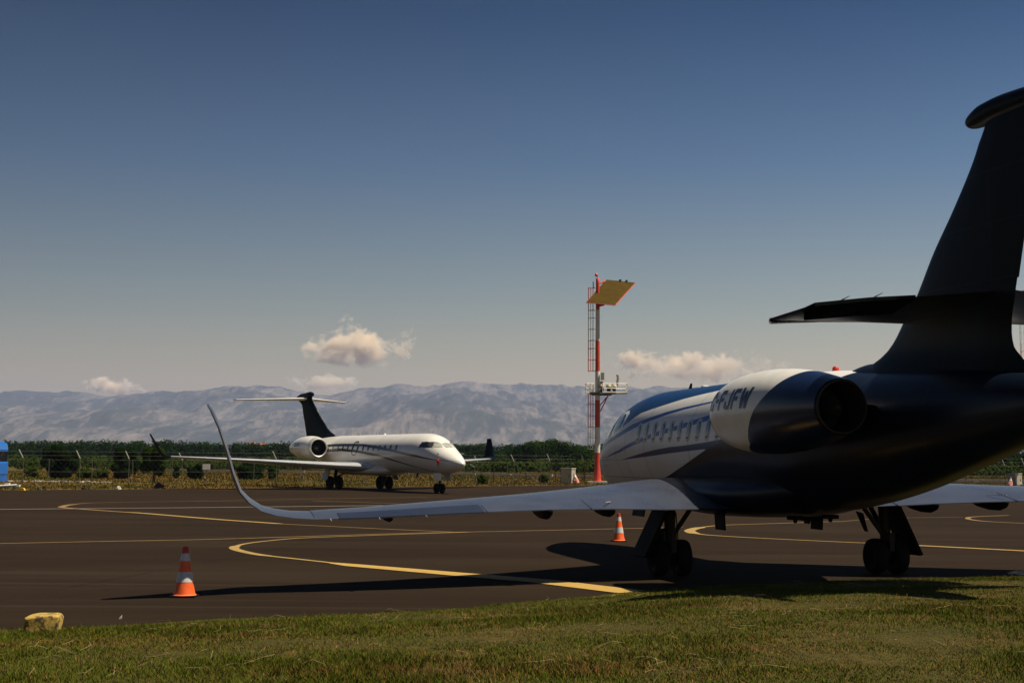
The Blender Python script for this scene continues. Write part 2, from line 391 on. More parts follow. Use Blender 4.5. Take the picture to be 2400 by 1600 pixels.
for side in (-1, 1):
    for i in range(10):
        a = 5.9 + i * .545
        fr = skin_patch(S1, MG, rrect(a, 2.79, .36, .50), side, .006, 'window', M['win_frame'], jet)
        skin_patch(S1, MG, rrect(a, 2.79, .27, .40), side, .012, 'window_pane', M['win_glass'], fr)
    # cockpit glazing
    fr = skin_patch(S1, MG, [(3.36, 2.72), (3.44, 3.02), (3.55, 3.26), (3.80, 3.36), (4.20, 3.38), (4.52, 3.30), (4.60, 3.10), (4.52, 2.90), (4.2, 2.78), (3.7, 2.70)], side, .008, 'cockpit_window', M['white_paint'], jet)
    skin_patch(S1, MG, [(3.46, 2.78), (3.52, 3.02), (3.64, 3.22), (3.85, 3.30), (4.15, 3.31), (4.36, 3.24), (4.42, 3.08), (4.36, 2.93), (4.1, 2.83), (3.75, 2.76)], side, .015, 'cockpit_pane', M['glass'], fr)
    ws = skin_patch(S1, MG, [(2.35, 2.72), (2.62, 2.98), (2.95, 3.20), (3.3, 3.40), (3.42, 3.3), (3.38, 3.0), (3.28, 2.74), (2.8, 2.66)], side, .010, 'windshield', M['glass'], jet)
# wing root fairing under the belly
mb = MB(); rings = []
for a, zc, rz, ry in smooth_stations([(6.6, 1.62, .05, .3), (7.2, 1.58, .32, 1.05), (8.2, 1.52, .42, 1.42), (9.5, 1.50, .43, 1.55), (11, 1.52, .42, 1.5), (12, 1.56, .38, 1.3), (13, 1.64, .30, .95), (14.2, 1.80, .1, .3)], .15):
    ring = []
    for k in range(40):
        t = k * 2 * math.pi / 40; c, s = math.cos(t), math.sin(t)
        ring.append(Vector((math.copysign(abs(c)**.75, c) * ry, MG - a, zc + math.copysign(abs(s)**.8, s) * rz)))
    rings.append(ring)
mb.loft(rings); mb.build('belly_fairing', M['fuselage'], jet)

# wings -----------------------------------------------------------
def wing_side(side):
    if side < 0:
        LE = [(7.6, .9, 1.72), (8.0, 1.6, 1.68), (8.5, 2.3, 1.64), (9.3, 3.4, 1.56), (10.35, 5.0, 1.46), (11.25, 6.8, 1.36), (11.82, 8.2, 1.28), (12.15, 9.15, 1.24)]
        TE = [(11.4, .9, 1.28), (11.75, 1.75, 1.30), (11.98, 2.6, 1.29), (12.2, 3.6, 1.31), (12.6, 5.0, 1.31), (13.05, 6.7, 1.27), (13.32, 8.2, 1.21), (13.42, 9.15, 1.185)]
    else:
        LE = [(7.6, .9, 1.72), (8.0, 1.6, 1.70), (8.4, 2.3, 1.68), (9.1, 3.4, 1.66), (10.0, 5.0, 1.62), (11.0, 6.8, 1.62), (11.7, 8.2, 1.64), (12.15, 9.15, 1.68)]
        TE = [(11.4, .9, 1.30), (11.75, 1.75, 1.34), (11.95, 2.6, 1.39), (12.1, 3.6, 1.43), (12.45, 5.0, 1.47), (12.85, 6.7, 1.51), (13.15, 8.2, 1.55), (13.35, 9.15, 1.60)]
    secs = []
    for k, (l, t) in enumerate(zip(LE, TE)):
        th = (t[0] - l[0]) * (.10 - .012 * k / 7)
        secs.append(((l[0], side * l[1], l[2]), (t[0], side * t[1], t[2]), th, (0, 0, 1)))
    wm = MB(); rings = surf(secs, MG)
    # winglet continues the same skin
    wl = MB()
    base = secs[-1]
    path = [(9.5, .00, 12.25, 13.45, 88), (9.78, .045, 12.42, 13.55, 78), (10.02, .12, 12.72, 13.72, 62), (10.22, .25, 12.95, 13.86, 46), (10.38, .43, 13.18, 14.02, 30), (10.50, .72, 13.42, 14.16, 17), (10.60, 1.05, 13.70, 14.30, 11), (10.74, 1.42, 14.06, 14.46, 8), (10.86, 1.66, 14.28, 14.56, 8), (10.93, 1.76, 14.45, 14.60, 8)]
    z0 = TE[-1][2] + .02; wsec = [base]
    for bb, dz, al, at, ang in path:
        up = (-side * math.cos(R(ang)), 0, math.sin(R(ang)))
        c = at - al
        wsec.append(((al, side * (bb - .015), z0 + dz + (.045 if dz < .3 else .02)), (at, side * bb, z0 + dz), max(.055, c * .09) * (.6 if dz > 1.7 else 1), up))
    return LE, TE, rings, surf(wsec, MG, camber=.0)
for side in (-1, 1):
    LE, TE, rings, wr = wing_side(side)
    wg = MB().loft(rings).build('wing', M['wing_grey'], jet)
    MB().loft(wr).build('winglet', M['wing_grey'], wg)
    # control surfaces: thin slabs laid on the rear of the wing
    def panel(name, b0, b1, f0, m, rise=.010, droop=0.0):
        mb = MB(); rings = []
        for i in range(7):
            b = b0 + (b1 - b0) * i / 6
            l = [float(np.interp(b, [q[1] for q in LE], [q[j] for q in LE])) for j in (0, 2)]
            t = [float(np.interp(b, [q[1] for q in TE], [q[j] for q in TE])) for j in (0, 2)]
            ch = t[0] - l[0]; th = ch * .095
            ring = []
            f = lambda x: 5 * (.2969 * math.sqrt(x) - .126 * x - .3516 * x**2 + .2843 * x**3 - .1036 * x**4)
            xs = [f0, f0 + (1.02 - f0) * .33, f0 + (1.02 - f0) * .66, 1.02]
            for x in xs: ring.append(P(l[0] + ch * x, side * b, l[1] + (t[1] - l[1]) * x + th * f(min(x, 1)) + ch * .04 * x * (1 - min(x, 1)) + rise - droop * (x - f0)))
            for x in xs[::-1]: ring.append(P(l[0] + ch * x, side * b, l[1] + (t[1] - l[1]) * x - th * f(min(x, 1)) + ch * .04 * x * (1 - min(x, 1)) - rise - droop * (x - f0)))
            rings.append(ring)
        mb.loft(rings); return mb.build(name, m, wg, smooth=False)
    panel('aileron', 6.25, 8.75, .72, M['control_grey'], .012, .02)
    panel('flap', 2.0, 4.2, .74, M['wing_grey'], .008)
    panel('flap', 4.25, 6.2, .74, M['wing_grey'], .008)
    for b, fs_ in ((3.8, .75), (5.05, .9), (7.9, .45)) if side < 0 else ((2.68, .9), (4.0, .9), (6.6, .8)):
        l = float(np.interp(b, [q[1] for q in TE], [q[0] for q in TE])); zt = float(np.interp(b, [q[1] for q in TE], [q[2] for q in TE]))
        mb = MB(); rings = []
        for f, r in ((-1.2, .02 * fs_), (-.9, .10 * fs_), (-.5, .15 * fs_), (-.1, .15 * fs_), (.08, .10 * fs_), (.18, .02 * fs_)):
            rings.append([P(l + f, side * (b + .11 * math.cos(k * math.pi / 6) * r / .15), zt - .02 + (-r if 0 else 0) + math.sin(k * math.pi / 6) * r * (1.15 if math.sin(k * math.pi / 6) < 0 else .2)) for k in range(12)])
        mb.loft(rings); mb.build('flap_track_fairing', M['dark_navy'], wg)
        if b not in (3.8, 4.0): continue
        mb = MB(); mb.box(P(l - .22, side * b, zt + .115), (.022, .42, .012), rz=side * .5); mb.build('flap_strip', M['galv_light'], wg, smooth=False)
    for b in (7.3, 8.1, 8.9):
        l = float(np.interp(b, [q[1] for q in TE], [q[0] for q in TE])); zt = float(np.interp(b, [q[1] for q in TE], [q[2] for q in TE]))
        MB().tube([P(l - .02, side * b, zt), P(l + .18, side * b, zt - .03)], [.008, .003], 5).build('static_wick', M['galv_light'], wg)

# engines ----------------------------------------------------------
NB, NZ = 1.68, 2.99
M['nozzle_metal'] = pm('nozzle_metal', (.012, .010, .009), .7, 0, var=.35, vs=5)
def nacelle_r(a):
    xs = [12.95, 13.02, 13.15, 13.5, 14.0, 14.7, 15.4, 16.1, 16.7, 17.05]; ys = [.50, .545, .58, .64, .68, .695, .665, .60, .50, .43]
    return float(np.interp(a, xs, ys))
for side in (-1, 1):
    mb = MB(); prof = []
    A_ = np.arange(13.15, 17.06, .1)
    S_ = smooth_stations([(12.95, .50), (13.02, .55), (13.15, .585), (13.5, .64), (14.0, .685), (14.7, .70), (15.4, .67), (16.1, .60), (16.7, .50), (17.05, .43)], .08)
    prof = [(a - 12.95, r) for a, r in S_ if a >= 13.14]
    prof += [(4.02, .40), (3.29, .385)]
    mb.lathe(prof, P(12.95, side * NB, NZ), (0, -1, 0), 64, cap=False)
    nac = mb.build('engine_nacelle', M['nacelle'], jet)
    prof = [(a - 12.95, r) for a, r in S_ if a <= 13.16][::-1] + [(.02, .46), (.12, .43), (.5, .42)]
    MB().lathe(prof, P(12.95, side * NB, NZ), (0, -1, 0), 64, cap=False).build('intake_lip', M['bare_metal'], nac)
    MB().lathe([(.5, .42), (.52, .02)], P(12.95, side * NB, NZ), (0, -1, 0), 32, cap=False).build('fan', M['fan_dark'], nac)
    MB().lathe([(3.3, .385), (3.31, .20), (3.8, .17), (4.0, .03)], P(12.95, side * NB, NZ), (0, -1, 0), 32, cap=True).build('exhaust_cone', M['nozzle_metal'], nac)
    MB().lathe([(3.70, .455), (4.10, .415), (4.16, .405), (4.16, .385), (3.9, .38), (3.3, .375)], P(12.95, side * NB, NZ), (0, -1, 0), 48, cap=False).build('exhaust_nozzle', M['nozzle_metal'], nac)
    # pylon
    mb = MB(); rings = []
    for b in (.75, 1.05, 1.35):
        rings.append(airfoil(P(13.9 - b * .1, side * b, 3.0), P(16.4, side * b, 3.05), .30, (0, 0, 1), 12, 0))
    mb.loft(rings); mb.build('engine_pylon', M['navy_paint'], jet)
# registration lettering wrapped on the left cowl
M['letter_blue'] = pm('lettering_blue', (.012, .035, .09), .4, var=.1)
nac_left = [o for o in jet.children if o.name.startswith('engine_nacelle')][0]
def on_nac(u, q):
    a = 13.10 + u * 2.05; z = 3.03 + q * .34
    r = float(np.interp(a, S_[:, 0], S_[:, 1])) + .006; s = (z - NZ) / r; s = max(-.98, min(.98, s))
    return P(a, -NB - r * math.sqrt(1 - s * s), z)
GLY = {'C': [((0, 0), (.28, 1)), ((.2, 0), (1, .2)), ((.2, .8), (1, 1)), ((.72, .2), (1, .36)), ((.72, .64), (1, .8))],
       '-': [((.1, .40), (.9, .60))],
       'F': [((0, 0), (.28, 1)), ((.28, .8), (1, 1)), ((.28, .42), (.85, .61))],
       'J': [((.70, .18), (1, 1)), ((.22, 0), (.92, .2)), ((0, .06), (.28, .40))]}
def block_letters(txt, place, name, m, parent, slant=.10):
    mb = MB(); ws = {'-': .62, 'W': 1.35}; tot = sum(ws.get(c, .92) + .2 for c in txt) - .2; x = 0
    def quad(pts):
        n = 5; vs = []
        for i in range(n + 1):
            for j in range(n + 1):
                a = Vector(pts[0]).lerp(Vector(pts[1]), i / n); b = Vector(pts[3]).lerp(Vector(pts[2]), i / n); q = a.lerp(b, j / n)
                vs.append(place((q.x + q.y * slant * tot * .3) / (tot * (1 + slant * .3)), q.y))
        mb.add(vs, [(i * (n + 1) + j, (i + 1) * (n + 1) + j, (i + 1) * (n + 1) + j + 1, i * (n + 1) + j + 1) for i in range(n) for j in range(n)])
    for c in txt:
        w_ = ws.get(c, .92)
        if c == 'W':
            for p0, p1, p2, p3 in (((0, 1), (.26, 1), (.40, 0), (.18, 0)), ((.18, 0), (.40, 0), (.60, .85), (.46, .85)), ((.46, .85), (.60, .85), (.80, 0), (.58, 0)), ((.58, 0), (.80, 0), (1, 1), (.76, 1))):
                quad([(x + p[0] * w_, p[1], 0) for p in (p0, p1, p2, p3)])
        else:
            for (xa, ya), (xb, yb) in GLY[c]: quad([(x + xa * w_, ya, 0), (x + xb * w_, ya, 0), (x + xb * w_, yb, 0), (x + xa * w_, yb, 0)])
        x += w_ + .2
    return mb.build(name, m, parent)
block_letters('C-FJFW', on_nac, 'registration_lettering', M['letter_blue'], nac_left)

# fin ---------------------------------------------------------------
fin_pts = [(3.2, 13.2, 19.9, .95), (3.45, 13.6, 19.45, .66), (3.66, 14.2, 19.18, .44), (3.79, 14.85, 19.03, .33), (3.98, 15.38, 18.98, .25), (4.18, 15.69, 18.99, .26), (4.41, 15.95, 19.05, .28), (4.72, 16.32, 19.14, .27), (5.39, 16.91, 19.34, .23), (5.97, 17.51, 19.55, .19), (6.6, 18.09, 19.8, .16), (6.85, 18.26, 19.9, .14), (7.0, 18.38, 19.95, .13), (7.15, 18.45, 20.0, .12)]
Sf = smooth_stations(fin_pts, .12)
rings = [airfoil(P(al, 0, z), P(at, 0, z), th * 1.15, (1, 0, 0), 14, 0) for z, al, at, th in Sf]
fin = MB().loft(rings).build('tail_fin', M['fin'], jet)
mb = MB(); rings = []
for z in np.linspace(4.75, 6.9, 8):
    al, at = float(np.interp(z, Sf[:, 0], Sf[:, 1])), float(np.interp(z, Sf[:, 0], Sf[:, 2])); th = float(np.interp(z, Sf[:, 0], Sf[:, 3])) * 1.15
    f = lambda x: 5 * (.2969 * math.sqrt(x) - .126 * x - .3516 * x**2 + .2843 * x**3 - .1036 * x**4)
    c = at - al; ring = []
    for x in (.70, .85, 1.01): ring.append(P(al + c * x, th * f(min(x, 1)) + .006, z))
    for x in (1.01, .85, .70): ring.append(P(al + c * x, -th * f(min(x, 1)) - .006, z))
    rings.append(ring)
mb.loft(rings); mb.build('rudder', M['fin'], fin)
mb = MB(); rings = []
for a, zc, rz, ry in smooth_stations([(17.92, 7.20, .01, .01), (17.97, 7.20, .075, .07), (18.1, 7.205, .125, .11), (18.35, 7.225, .165, .14), (18.8, 7.24, .165, .155), (19.3, 7.23, .155, .15), (19.9, 7.2, .12, .12), (20.5, 7.16, .06, .06), (20.75, 7.15, .01, .01)], .05):
    rings.append([P(a, ry * math.cos(k * math.pi / 14), zc + rz * math.sin(k * math.pi / 14)) for k in range(28)])
MB().loft(rings).build('fin_cap', M['fin'], fin)
# low hump ahead of the fin
rings = []
for a, zc, rz, ry in smooth_stations([(13.8, 3.60, .03, .05), (14.3, 3.62, .13, .2), (14.9, 3.60, .21, .26), (15.4, 3.56, .22, .27), (16.2, 3.5, .18, .24), (17, 3.4, .05, .1)], .12):
    rings.append([P(a, ry * math.cos(k * math.pi / 12), zc + rz * math.sin(k * math.pi / 12)) for k in range(24)])
MB().loft(rings).build('dorsal_hump', M['navy_paint'], jet)
MB().lathe([(0, .06), (.015, .062), (.06, .058), (.085, .04), (.095, .01)], P(13.4, 0, 3.765), (0, 0, 1), 20).build('beacon_light', M['red_plastic'], jet)
# stabilisers
M['stab_under'] = pm('stabiliser_metal', (.010, .013, .022), .35, .1, var=.2, vs=2)
M['stab_inner'] = pm('stabiliser_inner', (.30, .32, .40), .35, .9, var=.15, vs=3)
for side in (-1, 1):
    lift = 0 if side < 0 else .04
    LEs = [(16.15, .08, 4.42), (16.75, 1.2, 4.345), (17.45, 2.2, 4.255), (18.05, 3.0, 4.16), (18.45, 3.42, 4.10)]
    TEs = [(18.75, .08, 4.60), (18.60, 1.2, 4.50), (18.62, 2.2, 4.42), (18.68, 2.8, 4.345), (18.62, 3.48, 4.12)]
    secs = [((l[0], side * l[1], l[2] + lift), (t[0], side * t[1], t[2] + lift), (t[0] - l[0]) * .085 + .02, (0, 0, 1)) for l, t in zip(LEs, TEs)]
    st = MB().loft(surf(secs, MG, camber=-.012)).build('horizontal_stabiliser', M['stab_under'], jet)
    le = MB()
    rr = []
    for l, t in zip(LEs, TEs):
        p = P(l[0], side * l[1], l[2] + lift); rr.append([p + Vector((0, .012 - .10 * (1 - math.cos(k * math.pi / 4)) / 2 * 1, .045 * math.sin(k * math.pi / 4))) for k in range(8)])
    MB().loft(rr).build('leading_edge_strip', M['bare_metal'], st)
    # elevator with its outer horn, a little thicker and set below the tailplane line
    rr = []
    for b, fr in ((1.28, .62), (2.0, .60), (2.85, .55)):
        l = [float(np.interp(b, [q[1] for q in LEs], [q[j] for q in LEs])) for j in (0, 2)]; t = [float(np.interp(b, [q[1] for q in TEs], [q[j] for q in TEs])) for j in (0, 2)]
        c = t[0] - l[0]
        hz = l[1] + (t[1] - l[1]) * fr + lift; ha = l[0] + c * fr; tz = t[1] + lift
        rr.append([P(ha, side * b, hz + .055), P(t[0] + .03, side * b, tz + .022), P(t[0] + .03, side * b, tz - .03), P(ha, side * b, hz - .125)])
    MB().loft(rr).build('elevator', M['dark_navy'], st, smooth=False)
    for b in (1.9, 2.4):
        MB().tube([P(18.6, side * b, 4.47 + lift - (b - 1.9) * .12), P(18.85, side * b, 4.50 + lift - (b - 1.9) * .12)], [.010, .004], 5).build('static_wick', M['dull_metal'], st)

# landing gear
def main_gear(side, bx):
    root = MB()
    root.tube([P(10.75, side * (bx - .02), 1.45), P(10.8, side * bx, .34)], [.115, .095], 14)
    root.tube([P(10.8, side * bx - .33, .34), P(10.8, side * bx + .33, .34)], .055, 12)
    root.tube([P(10.75, side * (bx - .5), 1.35), P(10.8, side * (bx - .04), .72)], .045, 10)
    root.tube([P(10.2, side * (bx - .1), 1.4), P(10.75, side * bx, .8)], .05, 10)
    root.box(P(10.95, side * bx, .62), (.10, .22, .35))
    g = root.build('main_landing_gear', M['gear_metal'], jet)
    for s in (-1, 1): wheel(g, P(10.8, side * bx + s * .225, .34), .345, .27)
    # leg door hanging outboard
    d = MB(); Mr = Matrix.Rotation(-side * R(26), 3, 'Y')
    for zz in (0,):
        d.box(P(10.75, side * (bx + .36), .84), (.06, .78, 1.05), rot=Mr)
    d.build('gear_door', M['dark_navy'], g, smooth=False)
    d = MB(); d.tube([P(10.8, side * (bx + .05), .9), P(10.75, side * (bx + .30), .8)], .025, 8); d.build('door_rod', M['gear_metal'], g)
    d = MB(); d.tube([P(10.95, side * bx + .07, 1.2), P(11.0, side * bx + .09, .8), P(10.95, side * bx + .12, .45)], .012, 6); d.build('brake_hose', M['black_rubber'], g)
main_gear(-1, 2.20); main_gear(1, 2.28)
g = MB(); g.tube([P(3.3, 0, 1.5), P(3.45, 0, .27)], [.075, .06], 12); g.tube([P(3.45, -.2, .27), P(3.45, .2, .27)], .035, 10); g.tube([P(4.2, 0, 1.4), P(3.42, 0, .75)], .035, 8)
ng = g.build('nose_landing_gear', M['gear_metal'], jet)
for s in (-1, 1): wheel(ng, P(3.45, s * .14, .27), .27, .15)
for s in (-1, 1):
    d = MB(); d.box(P(3.3, s * .34, 1.05), (.025, .9, .45), rot=Matrix.Rotation(-s * R(12), 3, 'Y')); d.build('nose_gear_door', M['dark_navy'], ng, smooth=False)
# inner gear doors, drains, probes, aerials under and over the hull
for s, bb in ((-1, .95), (1, 1.1)):
    d = MB(); d.box(P(10.2, s * bb, 1.0), (.03, .5, .34), rot=Matrix.Rotation(s * R(4), 3, 'Y')); d.build('gear_bay_door', M['dark_navy'], jet, smooth=False)
d = MB(); d.loft([airfoil(P(13.2, .45, 1.30), P(13.5, .45, 1.27), .03, (1, 0, 0), 8, 0), airfoil(P(13.42, .5, .96), P(13.58, .5, .95), .02, (1, 0, 0), 8, 0)]); d.build('blade_aerial', M['dark_navy'], jet)
for a, b, z in ((12.4, -.35, 1.15), (12.2, -.05, 1.13), (12.1, .05, 1.12), (12.7, .2, 1.18)):
    d = MB(); d.box(P(a, b, z), (.26, .16, .07)); d.tube([P(a, b, z), P(a, b, z - .09)], [.05, .035], 8); d.build('drain_mast', M['dark_navy'], jet, smooth=False)
for a, zz in ((6.9, .02), (8.7, .03)):
    d = MB(); d.lathe([(0, .10), (.03, .09), (.045, .02)], P(a, 0, 3.79), (0, 0, 1), 16); d.build('roof_aerial', M['white_plastic'], jet)
d = MB(); d.loft([airfoil(P(5.8, 0, 3.78), P(6.05, 0, 3.78), .03, (1, 0, 0), 8, 0), airfoil(P(5.95, 0, 3.92), P(6.08, 0, 3.92), .02, (1, 0, 0), 8, 0)]); d.build('blade_aerial', M['dark_navy'], jet)
for a, z in ((2.9, 2.05), (3.2, 2.2)):
    p = skin(S1, MG, a, z, -1, 0); d = MB(); d.tube([p, p + Vector((-.09, .0, 0)), p + Vector((-.12, .16, 0))], [.018, .014, .009], 7); d.build('air_data_probe', M['white_plastic'], jet)
# tail cone pipe
MB().lathe([(0, .20), (.25, .18), (.26, .14), (.05, .13)], P(20.25, 0, 2.97), (0, -1, 0), 24, cap=False).build('tail_pipe', M['dull_metal'], jet)

# ================================================================== FAR JET
FS = .974
fth = R(-60.05)
fx_, fy_ = math.cos(fth), math.sin(fth)
nose2 = Vector((-3.05, 91.96, 0))
loc2 = nose2 - Vector((fx_, fy_, 0)) * MG2 * FS
jet2 = empty('business_jet', loc2, fth - R(90)); jet2.scale = (FS, FS, FS)
tag(jet2, 'white business jet with dark T-tail parked at the far apron edge facing right', 'airplane')
def Q(a, b, z): return Vector((b, MG2 - a, z))
ST2 = [(0, 1.95, .03, .03), (.15, 1.95, .22, .24), (.6, 1.98, .46, .5), (1.3, 2.07, .70, .76), (2.1, 2.22, .93, .96), (3.0, 2.42, 1.16, 1.16), (3.8, 2.55, 1.30, 1.27), (4.8, 2.62, 1.36, 1.34), (6, 2.63, 1.36, 1.345), (19, 2.63, 1.36, 1.345), (20.5, 2.66, 1.30, 1.27), (22.5, 2.80, 1.10, 1.02), (24.5, 3.0, .84, .74), (26.5, 3.2, .5, .42), (28.0, 3.32, .24, .2)]
mb, S2 = fuselage_mesh(ST2, MG2, 64, .3)
mb.build('fuselage', M['far_paint'], jet2)
M['far_fin'] = pm('far_fin_paint', (.006, .011, .018), .5, var=.35, vs=.6, spec=.02)
M['far_wing'] = pm('far_wing_paint', (.52, .53, .56), .25, .1, var=.08, vs=1, coat=.2)
M['lip_metal'] = pm('lip_metal', (.62, .60, .56), .45, .6, var=.08)
M['far_win'] = pm('far_window_glass', (.02, .022, .022), .15, var=.2, spec=.7)
for side in (-1, 1):
    for i in range(14):
        a = 7.4 + i * .92
        skin_patch(S2, MG2, rrect(a, 3.02, .34, .46, 4), side, .008, 'window', M['far_win'], jet2)
    skin_patch(S2, MG2, [(1.98, 2.98), (2.25, 3.24), (2.55, 3.38), (3.0, 3.42), (3.6, 3.45), (4.05, 3.42), (4.18, 3.2), (4.22, 2.96), (3.4, 2.95), (2.6, 2.96)], side, .008, 'window_surround', M['dull_metal'], jet2)
    skin_patch(S2, MG2, [(2.82, 3.0), (3.15, 3.36), (3.6, 3.40), (3.97, 3.37), (4.05, 3.2), (4.1, 3.0), (3.4, 2.99)], side, .014, 'cockpit_window', M['glass'], jet2)
    skin_patch(S2, MG2, [(2.02, 3.02), (2.3, 3.20), (2.58, 3.335), (2.95, 3.35), (2.80, 3.18), (2.66, 3.01), (2.3, 3.0)], side, .014, 'cockpit_window', M['cockpit_shade'], jet2)
    # windshield half, wrapped over the nose
    mb = MB(); vs = []; nu_, nv_ = 5, 4
    for i in range(nu_ + 1):
        for j in range(nv_ + 1):
            bb = side * (.03 + (.27 + .02 * j / nv_ - .05) * i / nu_); z = 3.02 + (.30 - .02 * i / nu_) * j / nv_
            lo, hi = .5, 4.0
            for _ in range(30):
                md = (lo + hi) / 2; zc, rz, ry = fstat(S2, md)
                if ((z - zc) / rz)**2 + (bb / ry)**2 < 1: hi = md
                else: lo = md
            vs.append(Q(hi - .02, bb * 1.0, z + .012))
    mb.add(vs, [(i * (nv_ + 1) + j, (i + 1) * (nv_ + 1) + j, (i + 1) * (nv_ + 1) + j + 1, i * (nv_ + 1) + j + 1) for i in range(nu_) for j in range(nv_)])
    mb.build('windshield', M['cockpit_shade'], jet2)
# belly fairing
rings = []
for a, zc, rz, ry in smooth_stations([(9.5, 1.50, .05, .3), (10.5, 1.44, .32, 1.1), (12.5, 1.42, .38, 1.55), (16, 1.42, .38, 1.6), (18.5, 1.50, .34, 1.3), (20.5, 1.62, .1, .4)], .3):
    rings.append([Q(a, math.copysign(abs(math.cos(k * math.pi / 16))**.75, math.cos(k * math.pi / 16)) * ry, zc + math.copysign(abs(math.sin(k * math.pi / 16))**.8, math.sin(k * math.pi / 16)) * rz) for k in range(32)])
MB().loft(rings).build('belly_fairing', M['far_paint'], jet2)
for side in (-1, 1):
    LEw = [(11.2, 1.0, 1.62), (13.0, 3.2, 1.72), (16.4, 8.0, 2.02), (19.9, 13.2, 2.28)]
    TEw = [(17.8, 1.0, 1.45), (18.0, 3.2, 1.62), (19.2, 8.0, 1.98), (21.2, 13.2, 2.26)]
    secs = [((l[0], side * l[1], l[2]), (t[0], side * t[1], t[2]), (t[0] - l[0]) * .105 + .02, (0, 0, 1)) for l, t in zip(LEw, TEw)]
    wg = MB().loft(surf(secs, MG2)).build('wing', M['far_wing'], jet2)
    wl = [((19.9, 13.2, 2.28), (21.2, 13.2, 2.26), .12, 88), ((19.95, 13.5, 2.34), (21.75, 13.5, 2.33), .11, 60), ((20.2, 13.72, 2.55), (21.95, 13.72, 2.55), .10, 30), ((21.8, 14.25, 3.98), (22.5, 14.25, 3.98), .05, 24)]
    if side > 0: wl = [((19.9, 13.2, 2.28), (21.2, 13.2, 2.26), .12, 88), ((20.15, 13.5, 2.34), (21.4, 13.5, 2.33), .10, 60), ((20.5, 13.72, 2.55), (21.5, 13.72, 2.55), .08, 30), ((21.7, 14.25, 3.95), (22.1, 14.25, 3.95), .04, 24)]
    MB().loft(surf([((l[0], side * l[1], l[2]), (t[0], side * t[1], t[2]), th, (-side * math.cos(R(an)), 0, math.sin(R(an)))) for l, t, th, an in wl], MG2, camber=0)).build('winglet', M['far_fin'], wg)
    # leading edge, bare metal
    rr = []
    for l in LEw: rr.append([Q(l[0] + .02 * math.cos(k * math.pi / 4) - .03, side * l[1], l[2] + .05 * math.sin(k * math.pi / 4)) for k in range(8)])
    MB().loft(rr).build('leading_edge_strip', M['bare_metal'], wg)
    # engine
    nb, nz = 2.35, 3.05
    Sn = smooth_stations([(18.6, .66), (18.72, .74), (18.95, .80), (19.5, .87), (20.3, .90), (21.2, .86), (22.2, .74), (23.0, .56), (23.6, .42)], .12)
    nac = MB().lathe([(a - 18.6, r) for a, r in Sn if a > 18.9] + [(4.9, .38)], Q(18.6, side * nb, nz), (0, -1, 0), 48, cap=False).build('engine_nacelle', M['far_paint'] if False else M['white_paint'], jet2)
    MB().lathe([(a - 18.6, r) for a, r in Sn if a < 19.0][::-1] + [(.03, .62), (.12, .60)], Q(18.6, side * nb, nz), (0, -1, 0), 48, cap=False).build('intake_lip', M['lip_metal'], nac)
    MB().lathe([(.12, .60), (.3, .585), (.7, .58)], Q(18.6, side * nb, nz), (0, -1, 0), 48, cap=False).build('intake_duct', M['fan_dark'], nac)
    mb = MB().lathe([(.55, .585), (.56, .2)], Q(18.6, side * nb, nz), (0, -1, 0), 32, cap=False)
    for k in range(20):
        t = k * math.pi / 10; mb.box(Q(19.12, side * nb + math.cos(t) * .38, nz + math.sin(t) * .38), (.36, .02, .06), rot=Matrix.Rotation(-t, 3, 'Y'))
    mb.build('fan', M['fan_dark'], nac, smooth=False)
    MB().lathe([(.35, .01), (.42, .10), (.56, .18)], Q(18.6, side * nb, nz), (0, -1, 0), 24).build('spinner', M['dull_metal'], nac)
    MB().loft([airfoil(Q(19.6, side * b, 3.1), Q(23.0, side * b, 3.15), .35, (0, 0, 1), 10, 0) for b in (.8, 1.3, 1.75)]).build('engine_pylon', M['white_paint'], jet2)
    if side > 0:
        mb = MB()
        for k in range(5):
            a0 = 20.35 + k * .27; r = .885
            for z0, z1 in ((.10, .36),):
                vs = []
                for a, z in ((a0, z0), (a0 + .15, z0), (a0 + .21, z1), (a0 + .06, z1)):
                    rr_ = float(np.interp(a, Sn[:, 0], Sn[:, 1])) + .012; vs.append(Q(a, side * (nb + math.sqrt(rr_**2 - z**2)), nz + z))
                mb.add(vs, [(0, 1, 2, 3)])
        mb.build('registration_lettering', M['letter_blue'], nac, smooth=False)
    # tailplane
    secs = [((26.6, side * .1, 7.08), (29.6, side * .1, 7.08), .24, (0, 0, 1)), ((30.2, side * 4.85, 6.98), (31.2, side * 4.85, 6.98), .10, (0, 0, 1))]
    st = MB().loft(surf(secs, MG2, camber=-.01)).build('horizontal_stabiliser', M['white_paint'], jet2)
# fin
secs = [(3.5, 20.0, 26.6, .34), (3.9, 20.9, 26.9, .36), (4.12, 21.3, 27.0, .36), (4.3, 21.9, 27.05, .34), (4.6, 22.6, 27.2, .33), (5.0, 23.2, 27.35, .32), (5.8, 24.4, 27.75, .30), (6.6, 25.4, 28.1, .28), (7.0, 25.9, 28.9, .30), (7.2, 26.0, 29.4, .30), (7.4, 26.3, 28.9, .24), (7.52, 26.6, 28.3, .12)]
ff = MB().loft([airfoil(Q(al, 0, z), Q(at, 0, z), th, (1, 0, 0), 12, 0) for z, al, at, th in smooth_stations(secs, .2)]).build('tail_fin', M['far_fin'], jet2)
rr = [[Q(al - .015 + .03 * math.cos(k * math.pi / 3), .035 * math.sin(k * math.pi / 3), z) for k in range(6)] for z, al in ((5.0, 23.2), (5.8, 24.4), (6.6, 25.4), (7.0, 25.9))]
MB().loft(rr).build('leading_edge_strip', M['bare_metal'], ff)
rings = []
